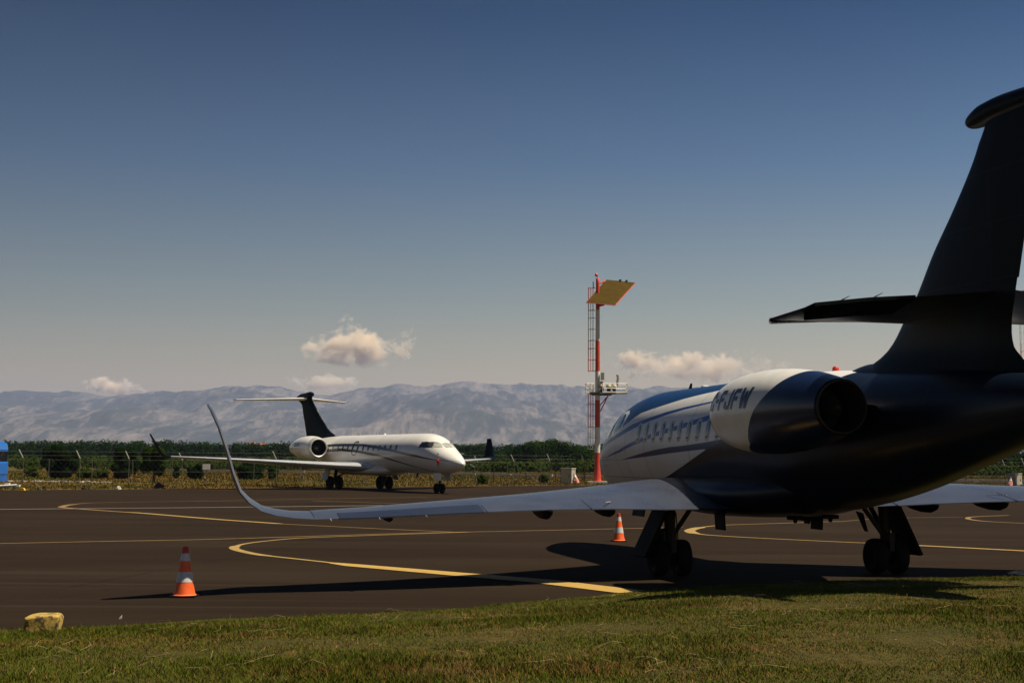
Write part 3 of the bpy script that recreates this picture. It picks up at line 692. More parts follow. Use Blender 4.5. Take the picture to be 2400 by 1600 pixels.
for a, zc, rz, ry in smooth_stations([(25.7, 7.38, .02, .02), (25.85, 7.38, .16, .15), (26.3, 7.40, .22, .2), (27.2, 7.36, .18, .18), (28.6, 7.26, .08, .1)], .1):
    rings.append([Q(a, ry * math.cos(k * math.pi / 8), zc + rz * math.sin(k * math.pi / 8)) for k in range(16)])
MB().loft(rings).build('fin_cap', M['far_fin'], ff)
# gear
for side in (-1, 1):
    g = MB(); g.tube([Q(16.1, side * 1.95, 1.6), Q(16.3, side * 2.03, .48)], [.14, .11], 12); g.tube([Q(16.3, side * 2.03 - .45, .48), Q(16.3, side * 2.03 + .45, .48)], .07, 10)
    g.tube([Q(16.2, side * .9, 1.35), Q(16.3, side * 1.95, .85)], .06, 8)
    gg = g.build('main_landing_gear', M['gear_metal'], jet2)
    for s in (-1, 1): wheel(gg, Q(16.3, side * 2.03 + s * .36, .48), .48, .36)
    d = MB(); d.box(Q(16.1, side * 2.75, 1.15), (.05, .9, .95), rot=Matrix.Rotation(-side * R(20), 3, 'Y')); d.build('gear_door', M['dull_metal'], gg, smooth=False)
g = MB(); g.tube([Q(3.15, 0, 1.5), Q(3.3, 0, .34)], [.10, .07], 12); g.tube([Q(3.3, -.24, .34), Q(3.3, .24, .34)], .045, 8); g.tube([Q(3.9, 0, 1.4), Q(3.25, 0, .8)], .05, 8); g.box(Q(3.1, 0, .98), (.18, .16, .14))
gg = g.build('nose_landing_gear', M['gear_metal'], jet2)
for s in (-1, 1): wheel(gg, Q(3.3, s * .21, .32), .32, .22)
for s in (-1, 1):
    d = MB(); d.box(Q(2.9, s * .36, 1.15), (.03, 1.1, .62)); d.build('nose_gear_door', M['white_paint'], gg, smooth=False)
# red pitot and intake covers, aerials, wipers
for side in (-1, 1):
    p = skin(S2, MG2, 1.75, 2.12, side, .02)
    mb = MB(); bm_ = []
    mb.lathe([(-.02, .02), (0, .10), (.05, .13), (.10, .09), (.13, .02)], p, (side, 0, 0), 16); mb.tube([p, p + Vector((side * .05, .02, -.35))], [.03, .05], 6)
    mb.build('probe_cover', M['red_plastic'], jet2)
    p = skin(S2, MG2, 1.9, 2.62, side, .0); MB().tube([p, p + Vector((side * .12, .0, 0)), p + Vector((side * .15, .3, 0))], [.03, .03, .02], 6).build('air_data_probe', M['dull_metal'], jet2)
for a in (8.0, 13.2, 16.2, 17.6):
    MB().loft([airfoil(Q(a, 0, 3.97), Q(a + .35, 0, 3.97), .04, (1, 0, 0), 6, 0), airfoil(Q(a + .22, 0, 4.25), Q(a + .38, 0, 4.25), .02, (1, 0, 0), 6, 0)]).build('blade_aerial', M['white_plastic'], jet2)
MB().lathe([(0, .10), (.06, .09), (.10, .02)], Q(12.0, 0, 3.98), (0, 0, 1), 12).build('roof_aerial', M['white_plastic'], jet2)
for a, l in ((11.5, .3), (12.4, .3), (6.4, .35)):
    MB().loft([airfoil(Q(a, 0, 1.28), Q(a + .35, 0, 1.28), .05, (1, 0, 0), 6, 0), airfoil(Q(a + .25, 0, 1.08 - l * .3), Q(a + .4, 0, 1.08 - l * .3), .03, (1, 0, 0), 6, 0)]).build('belly_aerial', M['dark_navy'], jet2)
M['door_line'] = pm('door_line', (.05, .06, .05), .5)
mb = MB(); pts = [skin(S2, MG2, a, z, 1, .012) for a, z in rrect(14.4, 3.0, .9, 1.0, 8, 3.2)]
mb.tube(pts + [pts[0]], .022, 4, cap=False); mb.build('emergency_exit_outline', M['door_line'], jet2)

# ================================================================== GROUND
def sheet(name, pts, z, m, kind='structure'):
    mb = MB(); mb.add([(p[0], p[1], z) for p in pts], [tuple(range(len(pts)))]); o = mb.build(name, m, smooth=False)
    tag(o, kind=kind); return o
def field_mat():
    m, t, p = mat('dry_field')
    n1 = noise_(t, .035, 6, .6, stretch=(1, .45, 1)); n2 = noise_(t, .5, 6, .65); n3 = noise_(t, .008, 4, .5, stretch=(1, .4, 1))
    c = ramp(t, n1, [(.30, (.050, .052, .010)), (.45, (.088, .062, .014)), (.6, (.125, .070, .018)), (.75, (.16, .10, .030))])
    c = mix(t, math_(t, 'MULTIPLY', mr(t, n2, .35, .7), .55), c, (.060, .046, .012))
    c = mix(t, mr(t, n3, .5, .62), c, (.042, .060, .010))
    t.links.new(c, p.inputs['Base Color']); p.inputs['Roughness'].default_value = .95; p.inputs['Specular IOR Level'].default_value = .1
    return m
M['field'] = field_mat()
sheet('ground', [(-30000, -400), (30000, -400), (30000, 30000), (-30000, 30000)], -.02, M['field'])
def asphalt_mat():
    m, t, p = mat('asphalt')
    g = noise_(t, 60, 3, .7); b = noise_(t, .25, 6, .6, stretch=(.35, 1, 1)); s = noise_(t, 1.3, 6, .65, stretch=(.10, 1.6, 1)); cr = noise_(t, .06, 5, .6, stretch=(.5, 1, 1))
    c = ramp(t, b, [(.3, (.019, .0122, .0076)), (.5, (.0235, .0153, .0096)), (.7, (.031, .0205, .013))])
    c = mix(t, math_(t, 'MULTIPLY', mr(t, s, .45, .75), .35), c, (.038, .026, .0165))
    c = mix(t, math_(t, 'MULTIPLY', mr(t, g, .35, .75), .45), c, (.013, .009, .006))
    c = mix(t, math_(t, 'MULTIPLY', mr(t, cr, .52, .75), .35), c, (.042, .029, .0185))
    tc = t.nodes.new('ShaderNodeTexCoord'); mp = t.nodes.new('ShaderNodeMapping'); mp.inputs['Rotation'].default_value = (0, 0, R(9)); t.links.new(tc.outputs['Object'], mp.inputs[0])
    sx = t.nodes.new('ShaderNodeSeparateXYZ'); t.links.new(mp.outputs[0], sx.inputs[0]); wob = math_(t, 'MULTIPLY', noise_(t, .8, 3), .12)
    brk = mr(t, noise_(t, .35, 4), .42, .55)
    for axis, per, wdt in ((1, 6.5, .004), (0, 22.0, .0016)):
        fr_ = math_(t, 'FRACT', math_(t, 'DIVIDE', math_(t, 'ADD', sx.outputs[axis], wob), per)); jn = math_(t, 'COMPARE', fr_, .5, wdt)
        c = mix(t, math_(t, 'MULTIPLY', math_(t, 'MULTIPLY', jn, brk), .6), c, (.008, .006, .005))
    tm = mr(t, noise_(t, .9, 2, .5, stretch=(.05, 2.2, 1)), .58, .70); c = mix(t, math_(t, 'MULTIPLY', tm, .35), c, (.045, .034, .027))
    oil = mr(t, noise_(t, .55, 4, .6), .66, .74); c = mix(t, math_(t, 'MULTIPLY', oil, .5), c, (.009, .007, .006))
    t.links.new(c, p.inputs['Base Color']); p.inputs['Roughness'].default_value = .95; p.inputs['Specular IOR Level'].default_value = .04
    bu = t.nodes.new('ShaderNodeBump'); bu.inputs['Strength'].default_value = .5; bu.inputs['Distance'].default_value = .01; t.links.new(g, bu.inputs['Height']); t.links.new(bu.outputs[0], p.inputs['Normal'])
    return m
M['asphalt'] = asphalt_mat()
edge = [G(0, 1148), G(400, 1145), G(1000, 1139.4), G(1400, 1136.6), G(2060, 1133.5), G(2400, 1134.6)]
e0 = edge[0] + (edge[0] - edge[1]).normalized() * 60; e1 = edge[-1] + Vector((70, 6, 0))
# slightly ragged far edge
er = []
for i in range(len([e0] + edge + [e1]) - 1):
    A_, B_ = ([e0] + edge + [e1])[i], ([e0] + edge + [e1])[i + 1]
    k = max(2, int((B_ - A_).length / 1.2))
    for j in range(k): er.append(A_.lerp(B_, j / k) + Vector((0, random.uniform(-.35, .35), 0)))
er.append(e1)
sheet('apron', [(-90, -20), (120, -20), (e1.x + 1, -10)] + [tuple(p) for p in er[::-1]] + [(e0.x - 1, 20)], 0.0, M['asphalt'])
# painted lines
def line_mat(name, col, wear=.35):
    m, t, p = mat(name)
    n = noise_(t, 3.5, 8, .7); n2 = noise_(t, 14, 6, .7)
    c = ramp(t, n2, [(.3, tuple(x * .75 for x in col)), (.7, col)])
    c = mix(t, mr(t, n, .48 + (1 - wear) * .2, .75 + (1 - wear) * .2), c, (.05, .04, .03))
    t.links.new(c, p.inputs['Base Color']); p.inputs['Roughness'].default_value = .8; return m
M['yellow_line'] = line_mat('yellow_line', (.38, .245, .065), .75); M['yellow_old'] = line_mat('yellow_line_worn', (.26, .155, .045), .8)
M['white_line'] = line_mat('white_line', (.36, .31, .27), .5); M['yellow_thick'] = line_mat('yellow_line_thick', (.48, .30, .065), .5)
def stripe(name, px, wd, m, z=.004):
    pts = [G(*q[:2]) for q in px]; n = len(pts); L_, R_ = [], []
    for i, p in enumerate(pts):
        t = (pts[min(i + 1, n - 1)] - pts[max(i - 1, 0)]).normalized(); s = Vector((-t.y, t.x, 0)); wi = wd if isinstance(wd, (int, float)) else wd[i]
        L_.append(p + s * wi / 2); R_.append(p - s * wi / 2)
    mb = MB(); vs = [(p.x, p.y, z) for pr in zip(L_, R_) for p in pr]; mb.add(vs, [(2 * i, 2 * i + 1, 2 * i + 3, 2 * i + 2) for i in range(n - 1)])
    return tag(mb.build(name, m, smooth=False), kind='structure')
def smoothpx(pts, k=6):
    out = []; p = [np.array(q, float) for q in pts]
    for i in range(len(p) - 1):
        a, b, c, d = p[max(i - 1, 0)], p[i], p[i + 1], p[min(i + 2, len(p) - 1)]
        for j in range(k):
            t = j / k; out.append(tuple(.5 * ((2 * b) + (-a + c) * t + (2 * a - 5 * b + 4 * c - d) * t * t + (-a + 3 * b - 3 * c + d) * t**3)))
    out.append(tuple(p[-1])); return out
stripe('road_line', smoothpx([(-60, 1275), (0, 1273), (250, 1268), (500, 1263), (760, 1255), (1000, 1248), (1200, 1244), (1515, 1237), (1600, 1235)]), .16, M['yellow_old'])
stripe('road_line', smoothpx([(1100, 1246.5), (850, 1255), (700, 1261), (620, 1268), (575, 1274), (553, 1280), (549, 1285), (565, 1291), (610, 1300), (690, 1309), (790, 1320)]), [.13] * 30 + [.24] * 20 + [.15] * 20, M['yellow_line'], .008)
stripe('road_line', [(780, 1319.5), (830, 1325), (1100, 1348), (1270, 1362), (1485, 1388)], [.22, .50, .62, .66, .66], M['yellow_thick'], .012)
stripe('road_line', smoothpx([(1000, 1165), (759, 1168), (500, 1173.5), (241, 1177), (172, 1181.5), (148, 1186), (150, 1189), (213, 1194), (344, 1203)]), [.14] * 24 + [.3] * 20 + [.25] * 10, M['yellow_old'])
stripe('road_line', smoothpx([(300, 1200), (344, 1203), (500, 1216), (600, 1223), (655, 1227)]), .32, M['yellow_line'], .008)
stripe('road_line', smoothpx([(655, 1227), (900, 1239), (1060, 1246)]), .14, M['yellow_old'])
stripe('road_line', smoothpx([(733, 1173), (900, 1178.6), (1000, 1182), (1150, 1185)]), .14, M['yellow_old'])
stripe('road_line', smoothpx([(-30, 1194), (0, 1193.5), (500, 1189), (804, 1185.5), (1000, 1183.5)]), .26, M['white_line'], .012)
stripe('road_line', smoothpx([(1970, 1221.5), (1796, 1227), (1693, 1230.5), (1641, 1236), (1618, 1242), (1619, 1246), (1632, 1250), (1674, 1254.5), (1804, 1262), (2044, 1273)]), [.13] * 18 + [.34] * 18 + [.15] * 20, M['yellow_line'], .008)
stripe('road_line', [(2020, 1272), (2044, 1273), (2164, 1279), (2440, 1293)], [.15, .32, .32, .32], M['yellow_line'], .012)
stripe('road_line', smoothpx([(1970, 1221.5), (2078, 1214), (2257, 1211)]), .1, M['yellow_old'])
stripe('road_line', smoothpx([(2364, 1207), (2283, 1210.5), (2268, 1214), (2282, 1218), (2324, 1222), (2430, 1227)]), .2, M['yellow_old'])

# near verge ----------------------------------------------------------
NE = [(-400, 1500), (0, 1478), (300, 1468), (500, 1452), (800, 1442), (1100, 1427), (1250, 1410), (1400, 1397), (1480, 1388), (1700, 1374), (2000, 1362), (2400, 1351), (2900, 1340)]
NEg = [G(*q) for q in NE]
def edge_noise(x): return .20 * noise.noise(Vector((x * 2.1, 3, 0))) + .16 * noise.noise(Vector((x * 6.3, 5, 0))) + .07 * noise.noise(Vector((x * 17, 9, 0)))
def near_edge(x): return float(np.interp(x, [p.x for p in NEg], [p.y for p in NEg]))
def verge_h(x, y):
    d = near_edge(x) - y
    if d < 0: return -.03
    return .5 * (1 - math.exp(-(d / 6) ** 1.3)) + .04 * (noise.noise(Vector((x * .35, y * .35, 0))) + .3) * min(1, d / 2) + .02
mb = MB(); xs = np.linspace(-16, 20, 361); ys = np.linspace(0, 1, 61)
vs = []
for x in xs:
    ye = near_edge(x) + edge_noise(x)
    for s in ys:
        y = ye + .05 - (ye + 8) * (s**1.3); vs.append((x, y, max(.006, verge_h(x, y)) if s > 0 else .002))
fs = [(i * 61 + j, i * 61 + j + 1, (i + 1) * 61 + j + 1, (i + 1) * 61 + j) for i in range(360) for j in range(60)]
mb.add(vs, fs)
def verge_mat():
    m, t, p = mat('verge_soil')
    n = noise_(t, .8, 6, .6); n2 = noise_(t, 9, 5, .7)
    c = ramp(t, n, [(.3, (.034, .032, .006)), (.55, (.060, .048, .010)), (.72, (.13, .070, .022))])
    c = mix(t, math_(t, 'MULTIPLY', mr(t, n2, .42, .6), .8), c, (.020, .022, .005))
    c = mix(t, math_(t, 'MULTIPLY', mr(t, noise_(t, 34, 5, .75), .5, .62), .6), c, (.15, .10, .035))
    t.links.new(c, p.inputs['Base Color']); p.inputs['Roughness'].default_value = .95; p.inputs['Specular IOR Level'].default_value = .1; return m
tag(mb.build('verge', verge_mat(), smooth=True, angle=80), kind='structure')

def blades(name, bx, by, bz, hh, wd, col, kind='stuff', bend=.35, seed=1):
    """two-segment grass blades with their own colour per blade"""
    rs = np.random.RandomState(seed); n = len(bx); ang = rs.rand(n) * 2 * np.pi; dx, dy = np.cos(ang), np.sin(ang)
    la = rs.rand(n) * 2 * np.pi; lx, ly = np.cos(la) * hh * bend * rs.rand(n) * 2, np.sin(la) * hh * bend * rs.rand(n) * 2
    V = np.zeros((n, 5, 3)); w2 = wd / 2
    V[:, 0] = np.c_[bx - dx * w2, by - dy * w2, bz]; V[:, 1] = np.c_[bx + dx * w2, by + dy * w2, bz]
    V[:, 2] = np.c_[bx - dx * w2 * .7 + lx * .35, by - dy * w2 * .7 + ly * .35, bz + hh * .55]; V[:, 3] = np.c_[bx + dx * w2 * .7 + lx * .35, by + dy * w2 * .7 + ly * .35, bz + hh * .55]
    V[:, 4] = np.c_[bx + lx, by + ly, bz + hh]
    me = bpy.data.meshes.new(name); me.vertices.add(n * 5); me.vertices.foreach_set('co', V.ravel())
    base = np.arange(n) * 5
    q = np.c_[base, base + 1, base + 3, base + 2]; tr = np.c_[base + 2, base + 3, base + 4]
    loops = np.concatenate([q, tr], 1).ravel(); me.loops.add(n * 7); me.loops.foreach_set('vertex_index', loops)
    me.polygons.add(n * 2); st = np.c_[np.arange(n) * 7, np.arange(n) * 7 + 4].ravel(); me.polygons.foreach_set('loop_start', st)
    me.update(calc_edges=True)
    ca = me.color_attributes.new('tint', 'FLOAT_COLOR', 'POINT'); C = np.ones((n, 5, 4)); C[:, :, :3] = col[:, None, :]
    ca.data.foreach_set('color', C.ravel()); me.materials.append(M['blade'])
    o = bpy.data.objects.new(name, me); link(o); tag(o, kind=kind); return o
m, t, p = mat('blade'); at = t.nodes.new('ShaderNodeVertexColor'); at.layer_name = 'tint'
t.links.new(at.outputs[0], p.inputs['Base Color']); p.inputs['Roughness'].default_value = .9; p.inputs['Specular IOR Level'].default_value = .03
M['blade'] = m
m, t, p = mat('leaf'); at = t.nodes.new('ShaderNodeVertexColor'); at.layer_name = 'tint'
t.links.new(at.outputs[0], p.inputs['Base Color']); p.inputs['Roughness'].default_value = 1; p.inputs['Specular IOR Level'].default_value = 0
M['leaf'] = m
rs = np.random.RandomState(3)
def vnoise(x, y, s, seed=0): return np.array([noise.noise(Vector((a * s, b * s, seed))) for a, b in zip(x, y)])
# coarse lookup grids for patchiness
GX, GY = np.linspace(-16, 20, 180), np.linspace(6, 32, 130)
g1 = np.array([[noise.noise(Vector((x * .45, y * .45, 5))) + .5 * noise.noise(Vector((x * 1.4, y * 1.4, 9))) for y in GY] for x in GX])
g2 = np.array([[noise.noise(Vector((x * .8, y * .9, 15))) + .6 * noise.noise(Vector((x * 2.6, y * 2.6, 19))) for y in GY] for x in GX])
g3 = np.array([[noise.noise(Vector((x * .22, y * .30, 25))) + .7 * noise.noise(Vector((x * 1.1, y * 1.8, 29))) for y in GY] for x in GX])
def look(g, x, y):
    i = np.clip(((x + 16) / 36 * 179).astype(int), 0, 179); j = np.clip(((y - 6) / 26 * 129).astype(int), 0, 129); return g[i, j]
NB_ = 640000
y = 10.2 + 19.3 * rs.rand(NB_)**1.25; x = (rs.rand(NB_) * 2 - 1) * (y * .42 + 2.0) + .8
ye = np.interp(x, [p.x for p in NEg], [p.y for p in NEg]) + np.array([edge_noise(a) for a in x])
keep = (y < ye - .02) & ((ye - y > .25) | (rs.rand(NB_) < .6)); x, y, ye = x[keep], y[keep], ye[keep]; n = len(x)
p1, p2 = look(g1, x, y), look(g2, x, y)
bare = (p2 > .42) & (rs.rand(n) < .6); x, y, ye, p1, p2 = x[~bare], y[~bare], ye[~bare], p1[~bare], p2[~bare]; n = len(x)
z = np.array([verge_h(a, b) for a, b in zip(x, y)]) - .01
hh = (.016 + .032 * rs.rand(n)) * (1 + .9 * np.clip(p1, -.6, .8)); tall = rs.rand(n) < .006; hh[tall] *= 2.2
g = rs.rand(n, 1); base = np.array([[.055, .082, .007]]) * (1 - g) + np.array([[.110, .122, .012]]) * g
p3 = look(g3, x, y); dry = (rs.rand(n) < .07 + .5 * np.clip(p2, 0, 1) + .6 * np.clip(p3 - .12, 0, 1)); base[dry] = np.array([.22, .115, .035]) * (.6 + .8 * rs.rand(dry.sum(), 1))
dk = p1 > .25; base[dk] *= .75
tag(blades('grass', x, y, z, hh, .005 + .005 * rs.rand(n), base, bend=.6, seed=4), 'short patchy green grass in the foreground along the apron edge', 'grass')
# dry stalks lying about
ns = 520; y = 10.5 + 14 * rs.rand(ns); x = (rs.rand(ns) * 2 - 1) * (y * .38); mb = MB()
for a, b in zip(x, y):
    if b > near_edge(a) - .3 or noise.noise(Vector((a * .5, b * .5, 2))) < .02: continue
    h0 = verge_h(a, b) + .025; an = random.uniform(0, 6.28); L = random.uniform(.08, .32)
    pts = [Vector((a, b, h0)), Vector((a + math.cos(an) * L * .5, b + math.sin(an) * L * .5, h0 + random.uniform(.0, .06))), Vector((a + math.cos(an + .4) * L, b + math.sin(an + .4) * L, h0 + random.uniform(-.01, .05)))]
    mb.tube(pts, .0014, 3, cap=False)
tag(mb.build('dry_stalks', M['straw'], smooth=False), 'pale dry stalks scattered through the foreground grass', 'dry grass', kind='stuff')
mb = MB()
for u, v in ((1320, 1492), (1380, 1500), (1810, 1567), (1760, 1412), (1960, 1440), (1200, 1520), (2100, 1530), (700, 1560)):
    p = G(u, v); p = p * ((HC - .42) / HC); p = Vector((p.x, p.y, verge_h(p.x, p.y) + .06))
    for k in range(5):
        t = k * 1.257; mb.add([p, p + Vector((math.cos(t) * .012, math.sin(t) * .012, .004)), p + Vector((math.cos(t + .9) * .012, math.sin(t + .9) * .012, .004))], [(0, 1, 2)])
    mb.tube([p - Vector((0, 0, .09)), p], .0015, 3)
tag(mb.build('wildflowers', pm('petal_pink', (.42, .22, .30), .7), smooth=False), 'tiny pink wildflowers dotted in the foreground grass', 'flowers', kind='stuff')

# far verge tufts ------------------------------------------------------
nf = 150000
t_ = rs.rand(nf); ex = np.array([p.x for p in er]); ey = np.array([p.y for p in er])
x = -75 + 190 * t_; dep = rs.rand(nf)**1.7 * 190; y = np.interp(x, ex, ey) + .1 + dep
keep = abs(x) < y * .37 + 2; x, y, dep = x[keep], y[keep], dep[keep]; n = len(x)
p1 = vnoise(x, y, .12, 3)
hh = .05 + .13 * rs.rand(n) + dep * .0005; hh[dep < 2.0] *= .6
g = rs.rand(n, 1); col = np.array([[.105, .066, .012]]) * (1 - g) + np.array([[.19, .105, .024]]) * g
grn = (rs.rand(n) < np.clip(.42 + 1.2 * p1, 0, 1)); col[grn] = np.array([.058, .070, .010]) * (.6 + .8 * rs.rand(grn.sum(), 1))
nr = dep < .9; col[nr] = np.array([.36, .22, .07]) * (.7 + .5 * rs.rand(nr.sum(), 1))
tag(blades('field_grass', x, y, np.full(n, -.03), hh, (.05 + .05 * rs.rand(n)) * (1 + dep / 90), col, seed=8), 'dry orange and green grass beyond the far apron edge', 'grass')

# ------------------------------------------------------------------ leaves
def leaf_cloud(name, lumps, nleaf, size, cols, parent=None, kind=None, seed=1, core=True):
    """lumps: (x,y,z,rx,ry,rz). many small bent leaf clumps through the outer shell of each lump"""
    rs = np.random.RandomState(seed); L = np.array(lumps, float); vol = (L[:, 3] * L[:, 5]); pr = vol / vol.sum(); k = rs.choice(len(L), nleaf, p=pr)
    d = rs.normal(size=(nleaf, 3)); d /= np.linalg.norm(d, axis=1)[:, None]; rad = (.55 + .5 * rs.rand(nleaf)**.6)
    c = L[k, :3] + d * L[k, 3:] * rad[:, None]
    s = size * (.5 + rs.rand(nleaf))
    nrm = d * .8 + np.array([[.25, -.25, .35]]) + rs.normal(size=(nleaf, 3)) * .25; nrm /= np.linalg.norm(nrm, axis=1)[:, None]
    u = np.cross(nrm, rs.normal(size=(nleaf, 3))); u /= np.linalg.norm(u, axis=1)[:, None]; v = np.cross(nrm, u)
    V = np.zeros((nleaf, 4, 3)); s_ = s[:, None]
    V[:, 0] = c - u * s_; V[:, 1] = c - v * s_ * .7 + nrm * s_ * .15; V[:, 2] = c + u * s_; V[:, 3] = c + v * s_ * .7 + nrm * s_ * .15
    n = nleaf; me = bpy.data.meshes.new(name); me.vertices.add(n * 4); me.vertices.foreach_set('co', V.ravel())
    me.loops.add(n * 4); me.loops.foreach_set('vertex_index', np.arange(n * 4)); me.polygons.add(n); me.polygons.foreach_set('loop_start', np.arange(n) * 4)
    me.update(calc_edges=True)
    ca = me.color_attributes.new('tint', 'FLOAT_COLOR', 'POINT'); C = np.ones((n, 4, 4)); A_, B_ = np.array(cols[0]), np.array(cols[1])
    lt = rs.rand(len(L))[k]; g = np.clip(lt * .6 + rs.rand(n) * .4, 0, 1)[:, None]; C[:, :, :3] = (A_ * (1 - g) + B_ * g)[:, None, :]
    ca.data.foreach_set('color', C.ravel()); me.materials.append(M['leaf'])
    o = bpy.data.objects.new(name, me); link(o, parent)
    if kind: tag(o, kind=kind)
    return o
GREEN = ((.007, .018, .003), (.017, .032, .005)); SCRUB = ((.015, .027, .004), (.027, .039, .006)); DARKG = ((.005, .014, .003), (.011, .023, .004)); BUSH = ((.003, .009, .002), (.009, .018, .004))
def wood(name, x0, x1, y0, y1, n, h, r, cols, nleaf, size, label, seed, prof=None):
    rs = random.Random(seed); lumps = []
    vn = lambda x: 1 + .10 * noise.noise(Vector((x / 18, seed, 0))) + .06 * noise.noise(Vector((x / 5, seed, 4)))
    for i in range(n):
        x = rs.uniform(x0, x1); y = rs.uniform(y0, y1); hh = h * rs.uniform(.86, 1.04) * vn(x)
        if prof: hh *= prof(x, y)
        rr = r * rs.uniform(.7, 1.25)
        for k in range(3):
            lumps.append((x + rs.uniform(-.6, .6) * rr, y + rs.uniform(-.5, .5) * rr, max(.3, hh - rr * .75 - k * hh * .28), rr * (1 + .15 * k), rr, min(rr * .8, hh * .5)))
    o = leaf_cloud(name, lumps, nleaf, size, cols, seed=seed); tag(o, label, 'trees', kind='stuff'); return o
wood('woodland', -205, 40, 470, 560, 760, 7.7, 2.4, DARKG, 190000, .36, 'dark green wood along the horizon behind the parked white jet', 11, lambda x, y: 1.0)
wood('woodland', 30, 230, 520, 640, 420, 6.4, 2.8, DARKG, 100000, .40, 'low green wood on the horizon to the right of the white jet', 12)
wood('scrubland', -150, 140, 250, 430, 1000, 2.5, 1.7, SCRUB, 150000, .28, 'pale green scrub bushes in front of the distant wood', 13)
GXc = D(1285, 1050, 330).x
wood('grove', GXc - 11.0, GXc + 13, 318, 350, 80, 6.7, 2.0, GREEN, 60000, .24, 'dome shaped dark green grove left of the red and white mast', 14, lambda x, y: max(.35, 1 - ((x - GXc - .5) / 15.5)**2))
RX = D(2380, 1070, 300).x
wood('grove', RX - 12, RX + 26, 290, 330, 80, 5.6, 2.0, GREEN, 45000, .24, 'dark green trees behind the fence at the right edge', 15)

def bush(u, vtop, vbase, wpx, dist, label, seed, cols=GREEN, trunk=False, n=2600):
    b = D(u, vbase, dist); top = D(u, vtop, dist).z; zb = 0.0; hgt = top - zb; rx = wpx / 2 * dist / F
    root = empty('bush', (b.x, dist, zb)); tag(root, label, 'bush', 'bushes behind the fence')
    rs = random.Random(seed); lumps = []
    for k in range(26):
        fz = rs.uniform(.10 if not trunk else .30, .86); wf = math.sqrt(max(.1, 1 - ((fz - .5) / .62)**2)); r = rx * rs.uniform(.26, .46)
        lumps.append((rs.uniform(-1, 1) * (rx * wf - r * .6), rs.uniform(-.7, .7) * rx, fz * hgt, r, r, min(r, hgt * .22)))
    o = leaf_cloud('crown', lumps, int(n * 2.6), .10, cols, root, seed=seed)
    MB().tube([(0, 0, -.05), (.05, 0, hgt * .3), (-.05, .05, hgt * .6)], [.14, .09, .04], 7).build('trunk', M['rock_dark'], root)
    mb = MB()
    for k in range(5): a = k * 1.3; mb.tube([(0, 0, hgt * (.12 + .06 * k)), (math.cos(a) * rx * .5, math.sin(a) * rx * .5, hgt * (.4 + .07 * k))], [.05, .02], 5)
    mb.build('branch', M['rock_dark'], root)
    return root
bush(139, 1043, 1116, 76, 150, 'broad dark bush behind the fence at left, widest of the row', 21, BUSH, n=5200)
bush(290, 1046, 1116, 62, 148, 'tall dark bush behind the fence, middle one of the left row', 22, BUSH, n=3600)
bush(360, 1044, 1128, 58, 130, 'round green bush on a narrow foot near the far left winglet', 23, GREEN, True, n=3600)
bush(198, 1094, 1116, 30, 150, 'small green bush beside the broad dark bush', 24, SCRUB, n=1000)
bush(75, 1092, 1112, 34, 155, 'small low green bush nearest the blue truck', 25, SCRUB, n=1000)
bush(234, 1100, 1118, 40, 150, 'low pale green bush between the two tall dark bushes', 26, SCRUB, n=1000)
bush(457, 1086, 1114, 38, 150, 'low dark bush left of the white board on the fence', 27, BUSH, n=1600)
bush(415, 1088, 1114, 20, 152, 'narrow small bush behind the far jet wingtip', 28, GREEN, n=800)
bush(585, 1084, 1113, 62, 150, 'wide dark bush under the far jet wing', 29, BUSH, n=2200)
bush(640, 1088, 1110, 24, 152, 'small round bush just right of the wide bush under the wing', 30, GREEN, n=900)
bush(1132, 1112, 1128, 24, 132, 'small green bush at the fence right of the far jet nose', 31, SCRUB, n=800)
bush(1275, 1112, 1126, 22, 140, 'small green bush at the fence left of the grey cabinet', 32, SCRUB, n=800)

# ------------------------------------------------------------------ fence
fence = empty('perimeter_fence', D(600, 1130, 118) - Vector((0, 0, D(600, 1130, 118).z)))
tag(fence, 'tall wire perimeter fence with angled post tops along the far side of the apron', 'fence')
fo = fence.location.copy()
def fd(u): return 113 + (u / 1400.0) * 29
tallpx = [-75, 49, 181, 295, 420, 537, 642, 744, 846, 940, 1030, 1114, 1200, 1283, 1365, 1448, 1530, 1612, 1694, 1776, 1858, 1940, 2020, 2100, 2180, 2258, 2350, 2396, 2450]
shortpx = [-10, 114, 216, 312, 403, 505, 595, 704, 790, 860, 980, 1086, 1129, 1189, 1267, 2238]
post = MB(); post.tube([(0, 0, 0), (0, 0, 2.0), (-.28, -.12, 2.62)], .035, 7)
proto = post.build('fence_post', M['galv'], fence)
tip = MB(); tip.tube([(-.02, -.01, 2.05), (-.30, -.13, 2.68)], .045, 7); tipo = tip.build('arm', M['galv_light'], proto)
first = True; tops = []
for i, u in enumerate(tallpx):
    d = fd(u) if u < 2000 else 128 + (u - 2000) * .02
    p = D(u + 6, 1100, d); p = Vector((p.x, p.y, 0)) - fo
    if first: o = proto; first = False
    else:
        o = proto.copy(); link(o, fence); c = tipo.copy(); link(c, o)
    o.location = p; o.rotation_euler = (random.uniform(-.02, .02), random.uniform(-.03, .03), 0); o.scale = (1, 1, random.uniform(.95, 1.04)); tops.append(p)
ps = MB(); ps.tube([(0, 0, 0), (0, 0, 2.0)], .03, 6); protos = None
for u in shortpx:
    p = D(u, 1100, fd(u)); p = Vector((p.x, p.y, 0)) - fo
    if protos is None: protos = ps.build('fence_stake', M['galv'], fence); o = protos
    else: o = protos.copy(); link(o, fence)
    o.location = p; o.rotation_euler = (random.uniform(-.02, .02), random.uniform(-.03, .03), 0)
